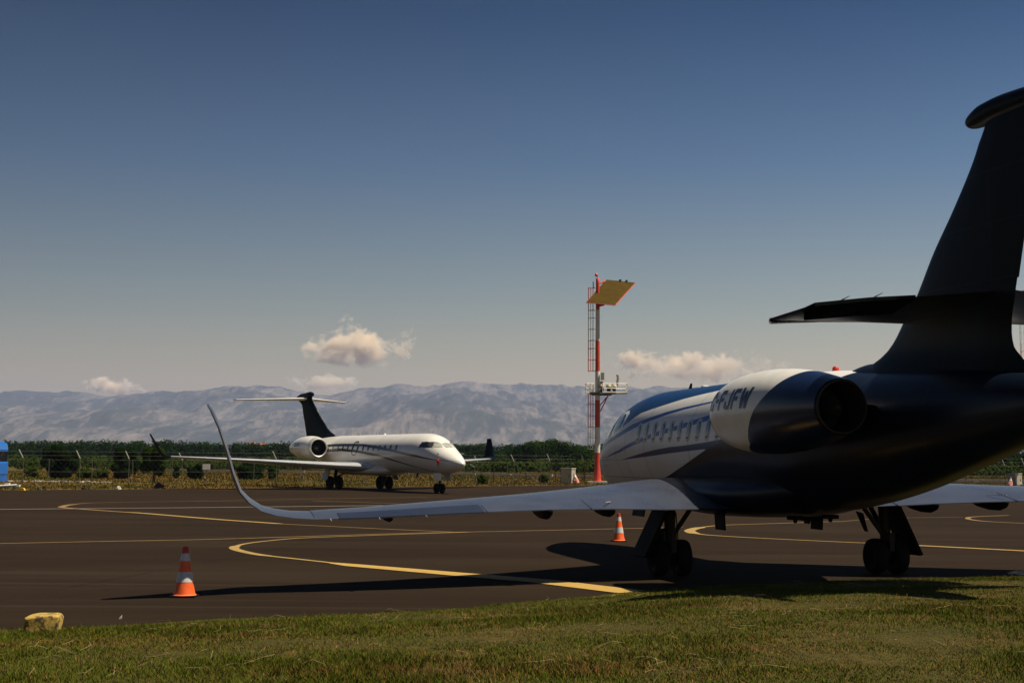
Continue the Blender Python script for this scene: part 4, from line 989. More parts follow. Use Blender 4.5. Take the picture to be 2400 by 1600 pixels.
for u in (699, 744, 1114, 1233):
    p = D(u, 1100, fd(u) - .2); p = Vector((p.x, p.y, 0)) - fo
    MB().tube([p + Vector((0, 0, 1.1)), p + Vector((1.1, -.3, 0))], .03, 6).build('fence_brace', M['galv'], fence)
for u in (1157, 1233, 1302, 1369):      # bent posts of the gate return
    p = D(u, 1100, fd(u) + 6); p = Vector((p.x, p.y, 0)) - fo
    MB().tube([p, p + Vector((0, 0, 2.0)), p + Vector((.12, 0, 2.3)), p + Vector((.36, 0, 2.6))], .032, 6).build('fence_post', M['gear_metal'], fence)
for z in (.05, 1.0, 1.95):
    MB().tube([p + Vector((0, 0, z)) for p in tops], .003, 4).build('fence_wire', M['galv'], fence)
for off, z in ((-.14, 2.28), (-.28, 2.6)):
    MB().tube([p + Vector((off, -.06, z)) for p in tops], .003, 4).build('fence_wire', M['galv'], fence)
# chain link net as many thin crossed wires
mb = MB()
for i in range(len(tops) - 1):
    A_, B_ = tops[i], tops[i + 1]; L = (B_ - A_).length; k = max(1, int(L / .45))
    for j in range(k):
        f0, f1 = j / k, min(1, (j + 4.2 * .45 / L * 1.0 * k / k) / k if False else (j / k + 1.9 / L))
        if f1 <= 1.02:
            a0, b0 = A_.lerp(B_, f0), A_.lerp(B_, f1)
            mb.tube([a0 + Vector((0, 0, .05)), b0 + Vector((0, 0, 1.95))], .0018, 3, cap=False); mb.tube([b0 + Vector((0, 0, .05)), a0 + Vector((0, 0, 1.95))], .0018, 3, cap=False)
mb.build('wire_netting', M['galv'], fence, smooth=False)
# lamp on the fence post at the far jet's nose
p = D(1112, 1100, fd(1112) - .2)
MB().tube([(p.x, p.y, 0), (p.x, p.y, 1.42)], .04, 8).box((p.x - .2, p.y, 1.62), (.5, .14, .08), rot=Matrix.Rotation(R(32), 3, 'Y')).box((p.x + .08, p.y, 1.5), (.22, .05, .05))
mbp = MB(); mbp.tube([(0, 0, 0), (0, 0, 1.42)], .045, 8); mbp.box((.06, 0, 1.46), (.26, .06, .06))
lp = mbp.build('floodlight_post', M['galv'], loc=(p.x, p.y, 0)); tag(lp, 'short post with a small angled floodlight right of the far jet nose', 'lamp post')
MB().box((-.2, 0, 1.62), (.5, .16, .09), rot=Matrix.Rotation(R(32), 3, 'Y')).build('floodlight', M['galv_light'], lp, smooth=False)

# low pale wall in the field
wl = [(380, 1101.5), (450, 1102.5), (640, 1105), (960, 1110), (1200, 1114), (1400, 1117.5), (1700, 1122), (2300, 1127.5), (2440, 1129)]
mb = MB(); pts = [G(u, v + 2.2) for u, v in wl]
for i in range(len(pts) - 1):
    a, b = pts[i], pts[i + 1]; k = max(1, int((b - a).length / 6))
    for j in range(k):
        p0, p1 = a.lerp(b, j / k), a.lerp(b, (j + .985) / k); c = (p0 + p1) / 2; mb.box((c.x, c.y, .17 + .02 * random.random()), ((p1 - p0).length, .3, .36), rz=math.atan2(p1.y - p0.y, p1.x - p0.x))
tag(mb.build('low_wall', M['concrete_pale'], smooth=False), 'long low pale concrete wall crossing the dry field behind the fence', 'wall')
mb = MB()
for i in range(34):
    u = 17 + i * 7.3 + random.uniform(-2, 2); p = G(u, 1127.5 + u * .012 + random.uniform(-.6, .6)); s = random.uniform(.10, .26)
    mb.box((p.x, p.y, .05), (s * 2, s, s * .6), rz=random.uniform(0, 3))
tag(mb.build('stone_rubble', M['concrete_pale'], smooth=False), 'broken line of pale stones in the grass beyond the apron at left', 'stones', kind='stuff')

# white board on the fence
p = D(483.5, 1093.5, 117); wb = MB(); s = 117 / F
wb.box((0, 0, 0), (17 * s, .04, 13 * s)); bo = wb.build('signboard', M['white_plastic'], loc=tuple(p), smooth=False)
tag(bo, 'small blank white board fixed on the fence behind the far jet wing', 'sign')
MB().box((0, .05, 0), (17 * s + .06, .05, 13 * s + .06)).build('frame', M['galv'], bo, smooth=False)
MB().tube([(0, .1, -p.z + .0), (0, .1, .2)], .03, 6).build('leg', M['galv'], bo)

# ------------------------------------------------------------------ floodlight / antenna mast
def mast(pos, label, detail=True):
    s = 1.0; root = empty('lighting_mast', pos); tag(root, label, 'mast', 'red and white masts')
    dist = pos[1]
    k = dist / F                                   # metres per picture pixel here
    H = lambda v: (1131 - v) * k
    r0 = 13 * k; R1 = 13.0 * k / 1.0
    segs = [(1131, 1060, 'mast_red', [(0, 19), (8, 17.5), (20, 15), (40, 13), (71, 12.2)]), (1060, 1001, 'mast_white', None), (1001, 937, 'mast_red', None), (937, 870, 'mast_white', None), (870, 798, 'mast_red', None), (798, 725, 'mast_white', None), (725, 652, 'mast_red', None)]
    wpx = lambda v: float(np.interp(1131 - v, [0, 8, 20, 40, 71, 479], [21, 18.5, 16, 13.6, 13, 8.8])) / 2
    cols = MB()
    colmats = [M['mast_red'], M['mast_white']]
    for v0, v1, mt, _ in segs:
        prof = [(H(v0 + (v1 - v0) * i / 6), wpx(v0 + (v1 - v0) * i / 6) * k) for i in range(7)]
        cols.lathe(prof, (0, 0, 0), (0, 0, 1), 20, mi=0 if mt == 'mast_red' else 1, cap=False)
    cols.lathe([(H(652), wpx(652) * k), (H(648), .02)], n=20, cap=False, mi=0)
    cols.build('mast_pole', colmats, root, angle=60)
    # ladder with cage, bands coloured like the pole
    for v0, v1, mt in ((1052, 1001, 'mast_white'), (1001, 922, 'mast_red'), (925, 902, 'mast_white'), (870, 798, 'mast_red'), (798, 727, 'mast_white'), (727, 672, 'mast_red')):
        lad = MB(); x1, x2, xo = -14 * k, -21 * k, -24 * k; z0, z1 = H(v0), H(v1)
        for xx in (-10 * k, -12.5 * k): lad.tube([(xx, -.12, z0), (xx, -.12, z1)], .02, 5)
        for j in range(int((z1 - z0) / .3)): lad.box((-11.3 * k, -.12, z0 + .15 + j * .3), (2.6 * k, .03, .03))
        for hz in np.arange(z0 + .02, z1, 1.1):
            rr = []; n = 12
            for q in range(n + 1):
                a = math.pi * .5 + math.pi * q / n; rr.append((-13 * k + math.cos(a) * 9.5 * k, math.sin(a) * .38, hz))
            lad.tube(rr, .02, 4, cap=False)
            lad.box((-10.5 * k, -.36, hz), (5 * k, .04, .05)); lad.box((-9.5 * k, 0, hz), (8 * k, .05, .05))
        for a in (.62, .85, 1.0, 1.15, 1.38):
            aa = math.pi * a; xx, yy = -13 * k + math.cos(aa) * 9.5 * k, math.sin(aa) * .38
            lad.tube([(xx, yy, z0), (xx, yy, z1)], .015, 4)
        lad.build('ladder', M[mt], root, smooth=False)
    # work platform with handrails
    z = H(921); pl = MB(); pl.box((12 * k, 0, z), (60 * k, 1.5, .16)); pl.box((10 * k, -.5, z - .14), (46 * k, .12, .14)); pl.box((10 * k, .5, z - .14), (46 * k, .12, .14)); pf = pl.build('platform', M['galv'], root, smooth=False)
    rail = MB()
    x0, x1 = 3 * k, 69 * k; h1, h2 = z + 22 * k, z + 11 * k
    for yy in (-.78, .78):
        for xx in (x0 + 8 * k, (x0 + x1) / 2 - 3 * k, x1):
            rail.tube([(xx, yy, z), (xx, yy, h1)], .045, 5)
        for hh in (h1, h2, z + .08): rail.tube([(x0 + 8 * k, yy, hh), (x1, yy, hh)], .045, 5)
    for hh in (h1, h2, z + .08): rail.tube([(x1, -.78, hh), (x1, .78, hh)], .045, 5)
    pl2 = MB(); pl2.box((36 * k, 0, z - .02), (64 * k, 1.56, .08)); pl2.build('platform_extension', M['rail_white'], pf, smooth=False)
    for xx in (-27 * k, -17 * k, -8 * k):
        for yy in (-.6, .6): rail.tube([(xx, yy, z), (xx, yy, h1)], .035, 4)
    for hh in (h1, h2, z + .05):
        for yy in (-.6, .6): rail.tube([(-27 * k, yy, hh), (-8 * k, yy, hh)], .03, 4)
        rail.tube([(-27 * k, -.6, hh), (-27 * k, .6, hh)], .03, 4)
    rail.build('handrail', M['rail_white'], pf, smooth=False)
    for yy in (-.3, .3): MB().tube([(26 * k + yy * 3 * k, yy, z - .15), (6 * k, yy, z - 36 * k + yy)], .055, 5).build('platform_strut', M['mast_red'], pf)
    # lamps and boxes on the platform
    if detail:
        b = MB(); b.box((11 * k, -.3, H(882)), (8 * k, .4, 17 * k)); b.build('control_box', M['cabinet'], root, smooth=False)
        b = MB(); b.box((9 * k, -.3, H(897)), (7 * k, .3, 7 * k)); b.build('control_box', M['cabinet'], root, smooth=False)
        for i, xx in enumerate((10, 26, 38)):
            lm = MB(); zz = H(905); c = Vector((xx * k, -.25, zz))
            lm.lathe([(-.05, .10), (0, .27), (.12, .29), (.2, .27), (.4, .16), (.45, .04)], c, (.1, -1, -.45), 14)
            lo = lm.build('floodlight', M['cabinet'], root); MB().lathe([(-.075, .05), (-.06, .25), (-.04, .26)], c, (.1, -1, -.45), 14).build('floodlight_glass', M['glass'], lo)
            b = MB(); b.box((xx * k, -.2, z + .22), (8 * k, .35, .34)); b.build('ballast_box', M['dark_navy'], root, smooth=False)
        b = MB(); b.box((46 * k, -.2, H(896)), (5 * k, .3, 26 * k), rot=Matrix.Rotation(R(7), 3, 'Y')); b.lathe([(0, .05), (.1, .12), (.25, .13), (.35, .03)], (46.5 * k, -.2, H(884)), (0, 0, 1), 10); b.build('warning_light', M['cabinet'], root)
        # big tilted reflector panel, corners surveyed from the picture
        base = Vector(pos); n1 = (D(1374.5, 710, dist - 1.6), D(1441.5, 716, dist - 1.4), D(1488, 665, dist + 2.4), D(1421, 658, dist + 2.2))
        q = [v - base for v in n1]
        e1, e2 = q[1] - q[0], q[3] - q[0]; nn = e1.cross(e2).normalized()
        if nn.z > 0: nn = -nn
        fr = MB(); th = .14
        vs = [v for v in q] + [v - nn * th for v in q]; fr.add(vs, [(0, 1, 2, 3), (7, 6, 5, 4), (0, 4, 5, 1), (1, 5, 6, 2), (2, 6, 7, 3), (3, 7, 4, 0)])
        pn = fr.build('panel', M['panel'], root, smooth=False)
        st = MB(); nu, nv = 17, 13
        for i in range(nu):
            for j in range(nv):
                c = q[0] + e1 * ((i + .5) / nu) + e2 * ((j + .5) / nv) + nn * .02; st.add([c + e1.normalized() * .03, c + e2.normalized() * .03, c - e1.normalized() * .03, c - e2.normalized() * .03, c + nn * .05], [(0, 1, 4), (1, 2, 4), (2, 3, 4), (3, 0, 4)])
        st.build('reflector_studs', M['stud'], pn, smooth=False)
        rim = MB()
        for i in range(4): rim.tube([q[i] - nn * .06, q[(i + 1) % 4] - nn * .06], .06, 5)
        rim.build('panel_rim', M['mast_red'], pn)
        for f in (.48, .70):
            c = q[3].lerp(q[2], f) - nn * .15; MB().lathe([(0, .12), (.14, .12), (.16, .02)], c, (0, 0, 1), 8).build('panel_lamp', M['gear_metal'], pn)
        for p0_, p1_, r_ in (((0, 0, H(664)), q[3] * .6 + q[0] * .4, .10), ((0, 0, H(664)), q[3], .08), ((0, 0, H(716)), q[0] * .4 + q[1] * .6, .12), ((0, 0, H(690)), (q[0] + q[1] + q[2] + q[3]) / 4, .13)):
            MB().tube([p0_, p1_], r_, 6).build('panel_bracket', M['mast_red'], root)
        tp = MB(); tp.tube([(-.02, 0, H(650)), (-.12, 0, H(641))], .05, 6); tp.lathe([(0, .06), (.06, .14), (.2, .16), (.32, .08), (.34, .02)], (-.14, 0, H(646)), (0, 0, 1), 12); tp.build('obstruction_light', M['red_plastic'], root)
        MB().tube([(-10 * k, 0, H(672)), (-11 * k, 0, H(658))], .05, 5).build('lightning_rod', M['galv'], root)
    bs = MB(); bs.box((0, 0, .06), (44 * k, 2.2, .24)); bs.build('concrete_base', M['concrete_pale'], root, smooth=False)
    return root
m, t, p = mat('panel_face'); nn_ = noise_(t, 1.5, 4)
t.links.new(ramp(t, nn_, [(.3, (.062, .040, .008)), (.7, (.085, .055, .012))]), p.inputs['Base Color']); p.inputs['Roughness'].default_value = .9; p.inputs['Specular IOR Level'].default_value = .05; M['panel'] = m
M['stud'] = pm('stud', (.42, .32, .14), .8, 0, var=.2, vs=4, spec=.1)
mpos = D(1400, 1131, 141); mast((mpos.x, 141, 0), 'red and white striped mast with tilted yellow panel and railed platform')
mp2 = D(2421, 1131, 141); mast((mp2.x, 141, 0), 'second red and white mast mostly outside the right edge of the picture', False)

# cabinets beside the masts
def cabinet(u0, u1, um, v0, v1, dist, label, split):
    k = dist / F; c = D((u0 + u1) / 2, v1, dist); w_ = (u1 - u0) * k; h = (v1 - v0) * k
    o = MB().box((0, 0, h / 2), (w_ * .80, w_ * .62, h), rz=R(split)).build('equipment_cabinet', M['concrete'], loc=(c.x, dist, 0), smooth=False); tag(o, label, 'cabinet')
    MB().box((0, 0, h + .03), (w_ * .86, w_ * .68, .08), rz=R(split)).build('roof', M['concrete_pale'], o, smooth=False)
    d = Matrix.Rotation(R(split), 3, 'Z') @ Vector((-.0, -w_ * .31 - .012, 0)); MB().box((d.x, d.y, h * .5), (w_ * .66, .02, h * .84), rz=R(split)).build('door', M['cabinet'], o, smooth=False)
    d2 = Matrix.Rotation(R(split), 3, 'Z') @ Vector((w_ * .22, -w_ * .31 - .035, 0)); MB().box((d2.x, d2.y, h * .5), (.05, .03, .22), rz=R(split)).build('handle', M['gear_metal'], o, smooth=False)
    return o
cabinet(1314, 1349, 1334, 1098, 1133, 136, 'grey box cabinet with a red and white bag at the foot of the mast', -28)
cabinet(2363, 2395, 2380, 1104, 1132, 142, 'grey box cabinet standing at the right edge of the picture', 34)
def bag(u, v0, v1, dist, label, flip=1, name='bag', cat='bag'):
    k = dist / F; c = D(u, v1, dist); h = (v1 - v0) * k
    mb = MB(); mb.lathe([(0, .22 * h), (.08 * h, .30 * h), (.35 * h, .27 * h), (.6 * h, .16 * h), (.8 * h, .07 * h), (1.0 * h, .03 * h)], (0, 0, 0), (-.16 * flip, 0, 1), 16)
    for i, v in enumerate(mb.v):
        n = noise.noise(Vector(v) * 6 + Vector((u, 0, 0))) * .12 * h; mb.v[i] = (v[0] + n, v[1] + n, v[2])
    o = mb.build(name, M['bag_red'], loc=(c.x, dist, 0)); tag(o, label, cat)
    mb = MB(); mb.lathe([(.62 * h, .17 * h), (.75 * h, .12 * h), (.85 * h, .1 * h)], (0, 0, 0), (-.16 * flip, 0, 1), 12, cap=False); mb.build('tie_wrap', M['white_plastic'], o)
    return o
bag(1350, 1107, 1133, 134.5, 'red and white cloth bag leaning on the cabinet near the mast')
bag(2366, 1110, 1132, 138, 'pale cloth bag slumped beside the cabinet at the right edge', -1)

# ------------------------------------------------------------------ cones
def cone(pos, h, label, dirt=1):
    root = empty('traffic_cone', pos); tag(root, label, 'traffic cone', 'traffic cones on the apron')
    r0, r1 = .165 * h / .76, .038 * h / .76
    r = lambda z: r0 + (r1 - r0) * (z - .03) / (h - .03)
    MB().box((0, 0, .015), (.40, .40, .03)).build('base', M['black_rubber'], root, smooth=False)
    prof = [(.03, r0 + .02), (.045, r0)] + [(.045 + (h - .05) * i / 10, r(.045 + (h - .05) * i / 10)) for i in range(1, 11)] + [(h, .02)]
    MB().lathe(prof, n=40, cap=False).build('body', M['cone_orange'], root)
    for f0, f1 in ((.30, .50), (.72, .87)):
        MB().lathe([(h * f0, r(h * f0) + .003), (h * f1, r(h * f1) + .003)], n=40, cap=False).build('reflective_band', M['cone_band'], root)
    MB().lathe([(h * .87, r(h * .87) + .0035), (h * .995, r(h * .995) + .0035), (h + .002, .018)], n=30, cap=False).build('cap', M['cone_red'], root)
    return root
p = G(432, 1397.5); cone((p.x, p.y, 0), .775, 'orange and silver traffic cone in front, standing below the jet wingtip')
p = G(1450, 1268); cone((p.x, p.y, 0), .755, 'orange and white traffic cone standing farther off under the jet wing')

# yellow painted stone block
p = G(100, 1492); mb = MB(); bm = bmesh.new(); bmesh.ops.create_cube(bm, size=1)
bmesh.ops.bevel(bm, geom=bm.edges[:], offset=.16, segments=3, affect='EDGES', profile=.6); bmesh.ops.subdivide_edges(bm, edges=bm.edges[:], cuts=2, use_grid_fill=True)
for v in bm.verts:
    c = v.co; nz = noise.noise(c * 3.1) * .06; c.x += nz; c.z += noise.noise(c * 2.3 + Vector((4, 0, 0))) * .06; c.y += nz
    if c.z > 0 and c.x < -.1: c.z -= (-c.x - .1) * .25
    v.co = Vector((c.x * .42, c.y * .30, (c.z + .42) * .30))
me = bpy.data.meshes.new('painted_block'); bm.to_mesh(me); bm.free()
for f in me.polygons: f.use_smooth = True
m, t, pp = mat('yellow_block_paint'); n1 = noise_(t, 9, 7, .65); n2 = noise_(t, 30, 5, .7)
c = ramp(t, n2, [(.3, (.30, .19, .03)), (.6, (.52, .35, .07))]); c = mix(t, mr(t, n1, .50, .60), c, (.07, .05, .03)); t.links.new(c, pp.inputs['Base Color']); pp.inputs['Roughness'].default_value = .85
bu = t.nodes.new('ShaderNodeBump'); bu.inputs['Strength'].default_value = .6; bu.inputs['Distance'].default_value = .02; t.links.new(n1, bu.inputs['Height']); t.links.new(bu.outputs[0], pp.inputs['Normal'])
me.materials.append(m); o = bpy.data.objects.new('painted_block', me); o.location = (p.x, p.y, 0); o.rotation_euler = (0, 0, R(8)); link(o)
tag(o, 'worn yellow painted stone block at the lower left edge of the grass', 'stone block')

# litter
def scrap(pos, L, wdt, label, m, name='litter', seed=0, cat='litter'):
    rs = random.Random(seed); mb = MB()
    for k in range(5):
        a = rs.uniform(-.5, .5); c = Vector((rs.uniform(-L / 2.5, L / 2.5), rs.uniform(-wdt, wdt), .03 + rs.uniform(0, .05))); l = L * rs.uniform(.3, .6); ww = wdt * rs.uniform(.4, .8)
        d = Vector((math.cos(a), math.sin(a), rs.uniform(-.05, .12))); s = Vector((-math.sin(a), math.cos(a), rs.uniform(-.1, .2)))
        q = [c - d * l / 2 - s * ww / 2, c + d * l / 2 - s * ww / 2, c + d * l / 2 + s * ww / 2 + Vector((0, 0, .03)), c - d * l / 2 + s * ww / 2]; up = Vector((0, 0, .012))
        mb.add(q + [v + up for v in q], [(3, 2, 1, 0), (4, 5, 6, 7), (0, 1, 5, 4), (1, 2, 6, 5), (2, 3, 7, 6), (3, 0, 4, 7)])
    o = mb.build(name, m, loc=pos, smooth=False); tag(o, label, cat); return o
p = G(2372, 1350); scrap((p.x, p.y, .02), .50, .16, 'torn pale cardboard scrap on the verge at the right edge', M['litter'], seed=2)
p = G(282, 1461); scrap((p.x, p.y, .0), .035, .012, 'tiny pale wrapper lying on the asphalt near the yellow block', M['white_plastic'], seed=3)
# things along the far apron edge, left
def rock(u, v, wpx, hpx, m, label, seed, name='rock', cat='rock'):
    p = G(u, v); k = p.y / F; mb = MB(); bm = bmesh.new(); bmesh.ops.create_icosphere(bm, subdivisions=3, radius=1)
    for w_ in bm.verts:
        n = 1 + .45 * noise.noise(w_.co * 1.8 + Vector((seed, 0, 0))); w_.co = Vector((w_.co.x * n * wpx * k / 2, w_.co.y * n * wpx * k / 2.6, max(-.02, (w_.co.z * n + .3) * hpx * k / 1.3)))
    me = bpy.data.meshes.new(name); bm.to_mesh(me); bm.free(); me.materials.append(m); o = bpy.data.objects.new(name, me); o.location = (p.x, p.y + .3, 0); link(o); tag(o, label, cat); return o
rock(88, 1147, 9, 6, M['rock_dark'], 'small brown rock nearest the yellow chock on the far apron edge', 1)
rock(192, 1146.5, 11, 5, M['black_rubber'], 'flat black lump left of its brown twin on the far apron edge', 2)
rock(208, 1146.5, 10, 4, M['rock_dark'], 'flat dark brown lump right of the black one on the far edge', 3)
rock(370, 1144, 20, 12, M['rock_dark'], 'heap of dark stones below the far jet left wingtip', 4, 'rubble_heap', 'rubble')
rock(275, 1146.5, 11, 8, M['concrete_pale'], 'pale concrete lump alone on the far apron edge', 5)
p = G(50, 1148.5); k = p.y / F
ch = MB().add([(-.25, -.15, 0), (.25, -.15, 0), (.25, .15, 0), (-.25, .15, 0), (-.10, -.15, .16), (.16, -.15, .16), (.16, .15, .16), (-.10, .15, .16)], [(3, 2, 1, 0), (4, 5, 6, 7), (0, 1, 5, 4), (1, 2, 6, 5), (2, 3, 7, 6), (3, 0, 4, 7)]).build('wheel_chock', M['chock_yellow'], loc=(p.x, p.y, 0), smooth=False); tag(ch, 'yellow wheel chock at the end of the silver tow bar', 'wheel chock')
MB().tube([(-.2, -.17, .1), (.2, -.17, .1)], .015, 5).build('handle', M['black_rubber'], ch)
# tow bar
p = G(15, 1151); tb = empty('tow_bar', (p.x, p.y, 0)); tag(tb, 'silver tow bar lying at the left edge on the far side of the apron', 'tow bar')
MB().tube([(-4, 0, .12), (.62, .0, .40)], .06, 8).tube([(-4, .35, .12), (.62, 0, .34)], .05, 8).build('bar', M['white_plastic'], tb)
MB().box((.72, 0, .36), (.22, .2, .12)).build('coupling', M['white_plastic'], tb, smooth=False)
MB().box((-.0, .12, .48), (.3, .2, .1)).build('hydraulic_pump', M['white_plastic'], tb, smooth=False)
for s in (-1, 1): MB().lathe([(-.05, .05), (-.05, .14), (.05, .14), (.05, .05)], (-1.2, s * .35, .14), (0, 1, 0), 16).build('wheel', M['black_rubber'], tb)
# blue lorry, only its nose inside the frame
dT = 108.0; k = dT / F; p = D(4, 1128, dT)
lorry = empty('lorry', (p.x, dT, 0)); tag(lorry, 'blue lorry cab at the left edge of the picture', 'lorry')
zz = lambda v: (1128 - v) * k + .3
prof = [(-2.2, zz(1127)), (-.05, zz(1127)), (-.02, zz(1112)), (.02, zz(1110)), (.02, zz(1084)), (-.04, zz(1081)), (-.04, zz(1056)), (-.01, zz(1053)), (-.06, zz(1042)), (-.22, zz(1036)), (-.5, zz(1034)), (-2.2, zz(1033))]
n = len(prof); mb = MB(); mb.add([(x, -1.2, z) for x, z in prof] + [(x, 1.2, z) for x, z in prof], [tuple(range(n)), tuple(range(2 * n - 1, n - 1, -1))] + [(i, (i + 1) % n, n + (i + 1) % n, n + i) for i in range(n)])
cabo = mb.build('cab', M['truck_blue'], lorry, smooth=False)
MB().box((-.32, -1.215, (zz(1081) + zz(1056)) / 2), (.50, .02, zz(1057) - zz(1080))).build('side_window', M['glass'], lorry, smooth=False)
MB().box((-.018, 0, (zz(1081) + zz(1056)) / 2), (.02, 2.2, zz(1057) - zz(1080))).build('windscreen', M['glass'], lorry, smooth=False)
MB().box((-.34, -1.225, (zz(1085) + zz(1095)) / 2), (.50, .02, zz(1083) - zz(1095))).build('side_panel', M['white_plastic'], lorry, smooth=False)
MB().box((-.12, -1.36, (zz(1079) + zz(1057)) / 2), (.1, .22, .6)).build('mirror', M['truck_blue'], lorry, smooth=False)
for xx in (-1.0,):
    for yy in (-1.05, 1.05): MB().lathe([(-.14, .2), (-.15, .42), (-.1, .5), (.1, .5), (.15, .42), (.14, .2)], (xx, yy, .5), (0, 1, 0), 24).build('wheel', M['black_rubber'], lorry)
MB().box((-5.2, 0, 1.75), (5.6, 2.4, 2.4)).build('cargo_body', M['truck_blue'], lorry, smooth=False)
for xx in (-4, -6.6):
    for yy in (-1.05, 1.05): MB().lathe([(-.14, .2), (-.15, .42), (-.1, .5), (.1, .5), (.15, .42), (.14, .2)], (xx, yy, .5), (0, 1, 0), 24).build('wheel', M['black_rubber'], lorry)
# distant roofs in the wood
def house(u, v, wpx, hpx, dist, label, seed):
    k = dist / F; c = D(u, v, dist); w_ = wpx * k; h = c.z
    o = MB().box((0, 0, h / 2), (w_, w_ * .7, h)).build('house', M['plaster'], loc=(c.x, dist, 0), smooth=False); tag(o, label, 'house')
    rh = hpx * k; a = w_ * .55; b_ = w_ * .4
    MB().add([(-a, -b_, h), (a, -b_, h), (a, b_, h), (-a, b_, h), (-a, 0, h + rh), (a, 0, h + rh)], [(0, 1, 5, 4), (2, 3, 4, 5), (0, 4, 3), (1, 2, 5), (3, 2, 1, 0)]).build('roof', M['roof_tile'], o, smooth=False)
    MB().box((a * .4, 0, h + rh), (.9, .9, 1.4)).build('chimney', M['plaster'], o, smooth=False)
house(590, 1042, 20, 4, 620, 'distant house with a red tiled roof, left one above the wood', 1)
house(617, 1041, 12, 3.5, 620, 'distant house with a small red roof, right one above the wood', 2)

# ------------------------------------------------------------------ mountains
def hill_mat():
    m, t, p = mat('karst_rock')
    n1 = noise_(t, .0045, 12, .78, dist=.5, stretch=(1.9, .09, 1.2)); n2 = noise_(t, .020, 9, .8, stretch=(1, .07, .8)); n3 = noise_(t, .0007, 5, .55)
    n1 = math_(t, 'ADD', n1, math_(t, 'MULTIPLY', math_(t, 'SUBTRACT', n3, .5), .5))
    c = ramp(t, n1, [(.42, (.040, .046, .040)), (.50, (.07, .072, .064)), (.54, (.15, .132, .115)), (.70, (.24, .205, .18))])
    c = mix(t, math_(t, 'MULTIPLY', mr(t, n2, .46, .60), .7), c, (.05, .06, .05))
    t.links.new(c, p.inputs['Base Color']); p.inputs['Roughness'].default_value = 1; p.inputs['Specular IOR Level'].default_value = 0
    return m
M['hill'] = hill_mat()
def ridge(name, prof, dist, depth, rough, seed, foot=.0, nx=800, ny=90):
    us = np.array([q[0] for q in prof], float); vs_ = np.array([q[1] for q in prof], float)
    U = np.linspace(us[0], us[-1], nx); mb = MB(); vs = []
    for u in U:
        vtop = float(np.interp(u, us, vs_)); top = D(u, vtop, dist); 
        for j in range(ny):
            s = j / (ny - 1)                       # 0 front foot .. 1 crest .. beyond
            y = dist - depth * (1 - s) if s <= 1 else dist
            x = top.x * y / dist * .5 + top.x * .5
            q = Vector((x / 1500, y / 1500, seed))
            r = noise.fractal(q * 1.6, .85, 2.1, 8); rr = 1 - abs(noise.noise(q * 2.4)) * 1.6 - abs(noise.noise(q * 6.1)) * .7
            h = top.z * (s**.75)
            amp = rough * top.z * math.sin(math.pi * min(s, 1)) ** .8
            h += amp * (r * .45 + rr * .35 - .1) + amp * .18 * (abs(noise.noise(Vector((x / 260, y / 900, seed)))) - .3)
            if s > .93: h += rough * top.z * .11 * (noise.noise(Vector((x / 180, 7, seed))) + .5 * noise.noise(Vector((x / 70, 3, seed)))) 
            vs.append((x, y, max(-5, h)))
        vs.append((top.x, dist + depth * .5, -20))
    n = ny + 1
    mb.add(vs, [(i * n + j, (i + 1) * n + j, (i + 1) * n + j + 1, i * n + j + 1) for i in range(nx - 1) for j in range(n - 1)])
    o = mb.build(name, M['hill'], smooth=True, angle=75); tag(o, kind='structure'); return o
back = [(-1500, 935), (-700, 930), (-200, 928), (0, 925), (54, 915), (119, 918), (196, 919), (250, 928), (321, 925), (387, 916), (440, 918), (494, 913), (524, 906), (565, 903), (655, 907), (714, 919), (774, 928), (833, 912), (893, 906), (940, 900), (982, 904), (1012, 907), (1059, 900), (1101, 898), (1161, 901), (1250, 901), (1369, 906), (1480, 907), (1560, 906), (1700, 912), (1900, 930), (2100, 960), (2300, 1000), (2420, 1030), (3200, 1060)]
ridge('hills', back, 15000, 5200, .30, 3.1)
front = [(-1500, 975), (-200, 968), (0, 975), (150, 962), (260, 958), (330, 945), (420, 962), (560, 985), (700, 975), (850, 965), (960, 945), (1080, 940), (1180, 955), (1300, 968), (1420, 975), (1700, 985), (2000, 1015), (2400, 1055), (3000, 1065)]
ridge('hills', front, 11500, 2600, .35, 9.3)

# haze -----------------------------------------------------------------
hm = bpy.data.materials.new('haze'); hm.use_nodes = True; ht = hm.node_tree; ht.nodes.clear()
ho = ht.nodes.new('ShaderNodeOutputMaterial'); hv = ht.nodes.new('ShaderNodeVolumePrincipled'); hv.inputs['Color'].default_value = (.46, .575, .94, 1); hv.inputs['Density'].default_value = 4.6e-5; hv.inputs['Anisotropy'].default_value = 0.0
ht.links.new(hv.outputs[0], ho.inputs['Volume'])
hz = MB().box((0, 9600, 450), (36000, 20000, 912)).build('haze', hm, smooth=False); tag(hz, kind='stuff')

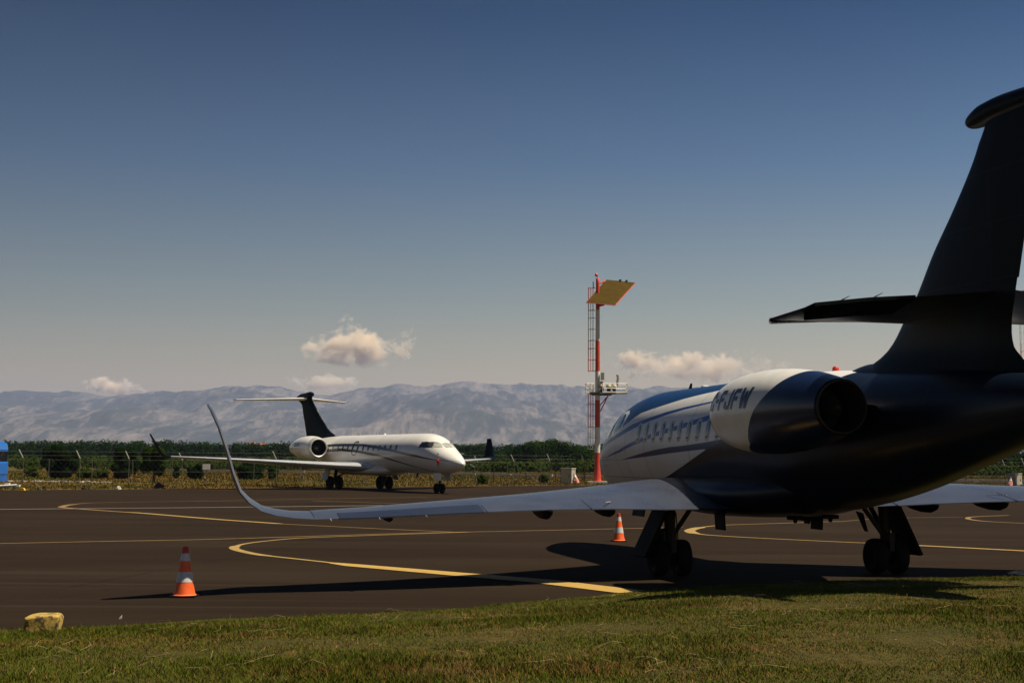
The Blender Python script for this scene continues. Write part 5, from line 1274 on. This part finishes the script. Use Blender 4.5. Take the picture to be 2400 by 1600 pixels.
# clouds ---------------------------------------------------------------
def cloud(u, v, wpx, hpx, dist, seed, label, dens=1.0, lumps=26):
    c = D(u, v, dist); k = dist / F; o_ = MB(); rs = random.Random(seed)
    bm = bmesh.new(); bmesh.ops.create_icosphere(bm, subdivisions=4, radius=1)
    for w_ in bm.verts:
        w_.co = Vector((w_.co.x * wpx * k * .5, w_.co.y * wpx * k * .35, w_.co.z * hpx * k * .55))
    me = bpy.data.meshes.new('cloud'); bm.to_mesh(me); bm.free()
    m = bpy.data.materials.new('cloud_vapour'); m.use_nodes = True; t = m.node_tree; t.nodes.clear()
    out = t.nodes.new('ShaderNodeOutputMaterial'); pv = t.nodes.new('ShaderNodeVolumePrincipled'); pv.inputs['Color'].default_value = (1, .92, .77, 1); pv.inputs['Anisotropy'].default_value = 0
    tc = t.nodes.new('ShaderNodeTexCoord'); mp = t.nodes.new('ShaderNodeMapping'); s = 1 / (hpx * k)
    mp.inputs['Scale'].default_value = (s, s, s * 1.2); mp.inputs['Location'].default_value = (seed * 3.3, 0, 0); t.links.new(tc.outputs['Object'], mp.inputs[0])
    nz = noise_(t, 2.1, 10, .66, vec=mp.outputs[0], dist=.35)
    m2 = t.nodes.new('ShaderNodeMapping'); m2.inputs['Scale'].default_value = (2 / (wpx * k), 2 / (wpx * k * .7), 2 / (hpx * k * 1.1)); t.links.new(tc.outputs['Object'], m2.inputs[0])
    ln = t.nodes.new('ShaderNodeVectorMath'); ln.operation = 'LENGTH'; t.links.new(m2.outputs[0], ln.inputs[0])
    fall = mr(t, ln.outputs['Value'], .15, 1.0, .10, -.26)
    d = math_(t, 'ADD', nz, fall); d = mr(t, d, .505, .60); d = math_(t, 'MULTIPLY', d, dens * 30 / (hpx * k))
    t.links.new(d, pv.inputs['Density']); t.links.new(pv.outputs[0], out.inputs['Volume'])
    me.materials.append(m); o = bpy.data.objects.new('cloud', me); o.location = c; link(o); tag(o, label, 'cloud', 'clouds above the mountains'); return o
cloud(842, 802, 380, 180, 24000, 1, 'largest cream cumulus cloud above the far jet tail')
cloud(262, 904, 230, 75, 24000, 2, 'small pink cloud on the ridge at far left', .6)
cloud(765, 897, 300, 70, 19500, 3, 'faint low cloud just behind the far jet tail on the ridge', .25)
cloud(1650, 862, 620, 115, 24000, 4, 'row of faint cream clouds right of the mast', .5)
cloud(1482, 843, 220, 80, 24000, 5, 'small thin cloud nearest the mast', .4)
sc.cycles.volume_step_rate = 1.0; sc.cycles.volume_max_steps = 128
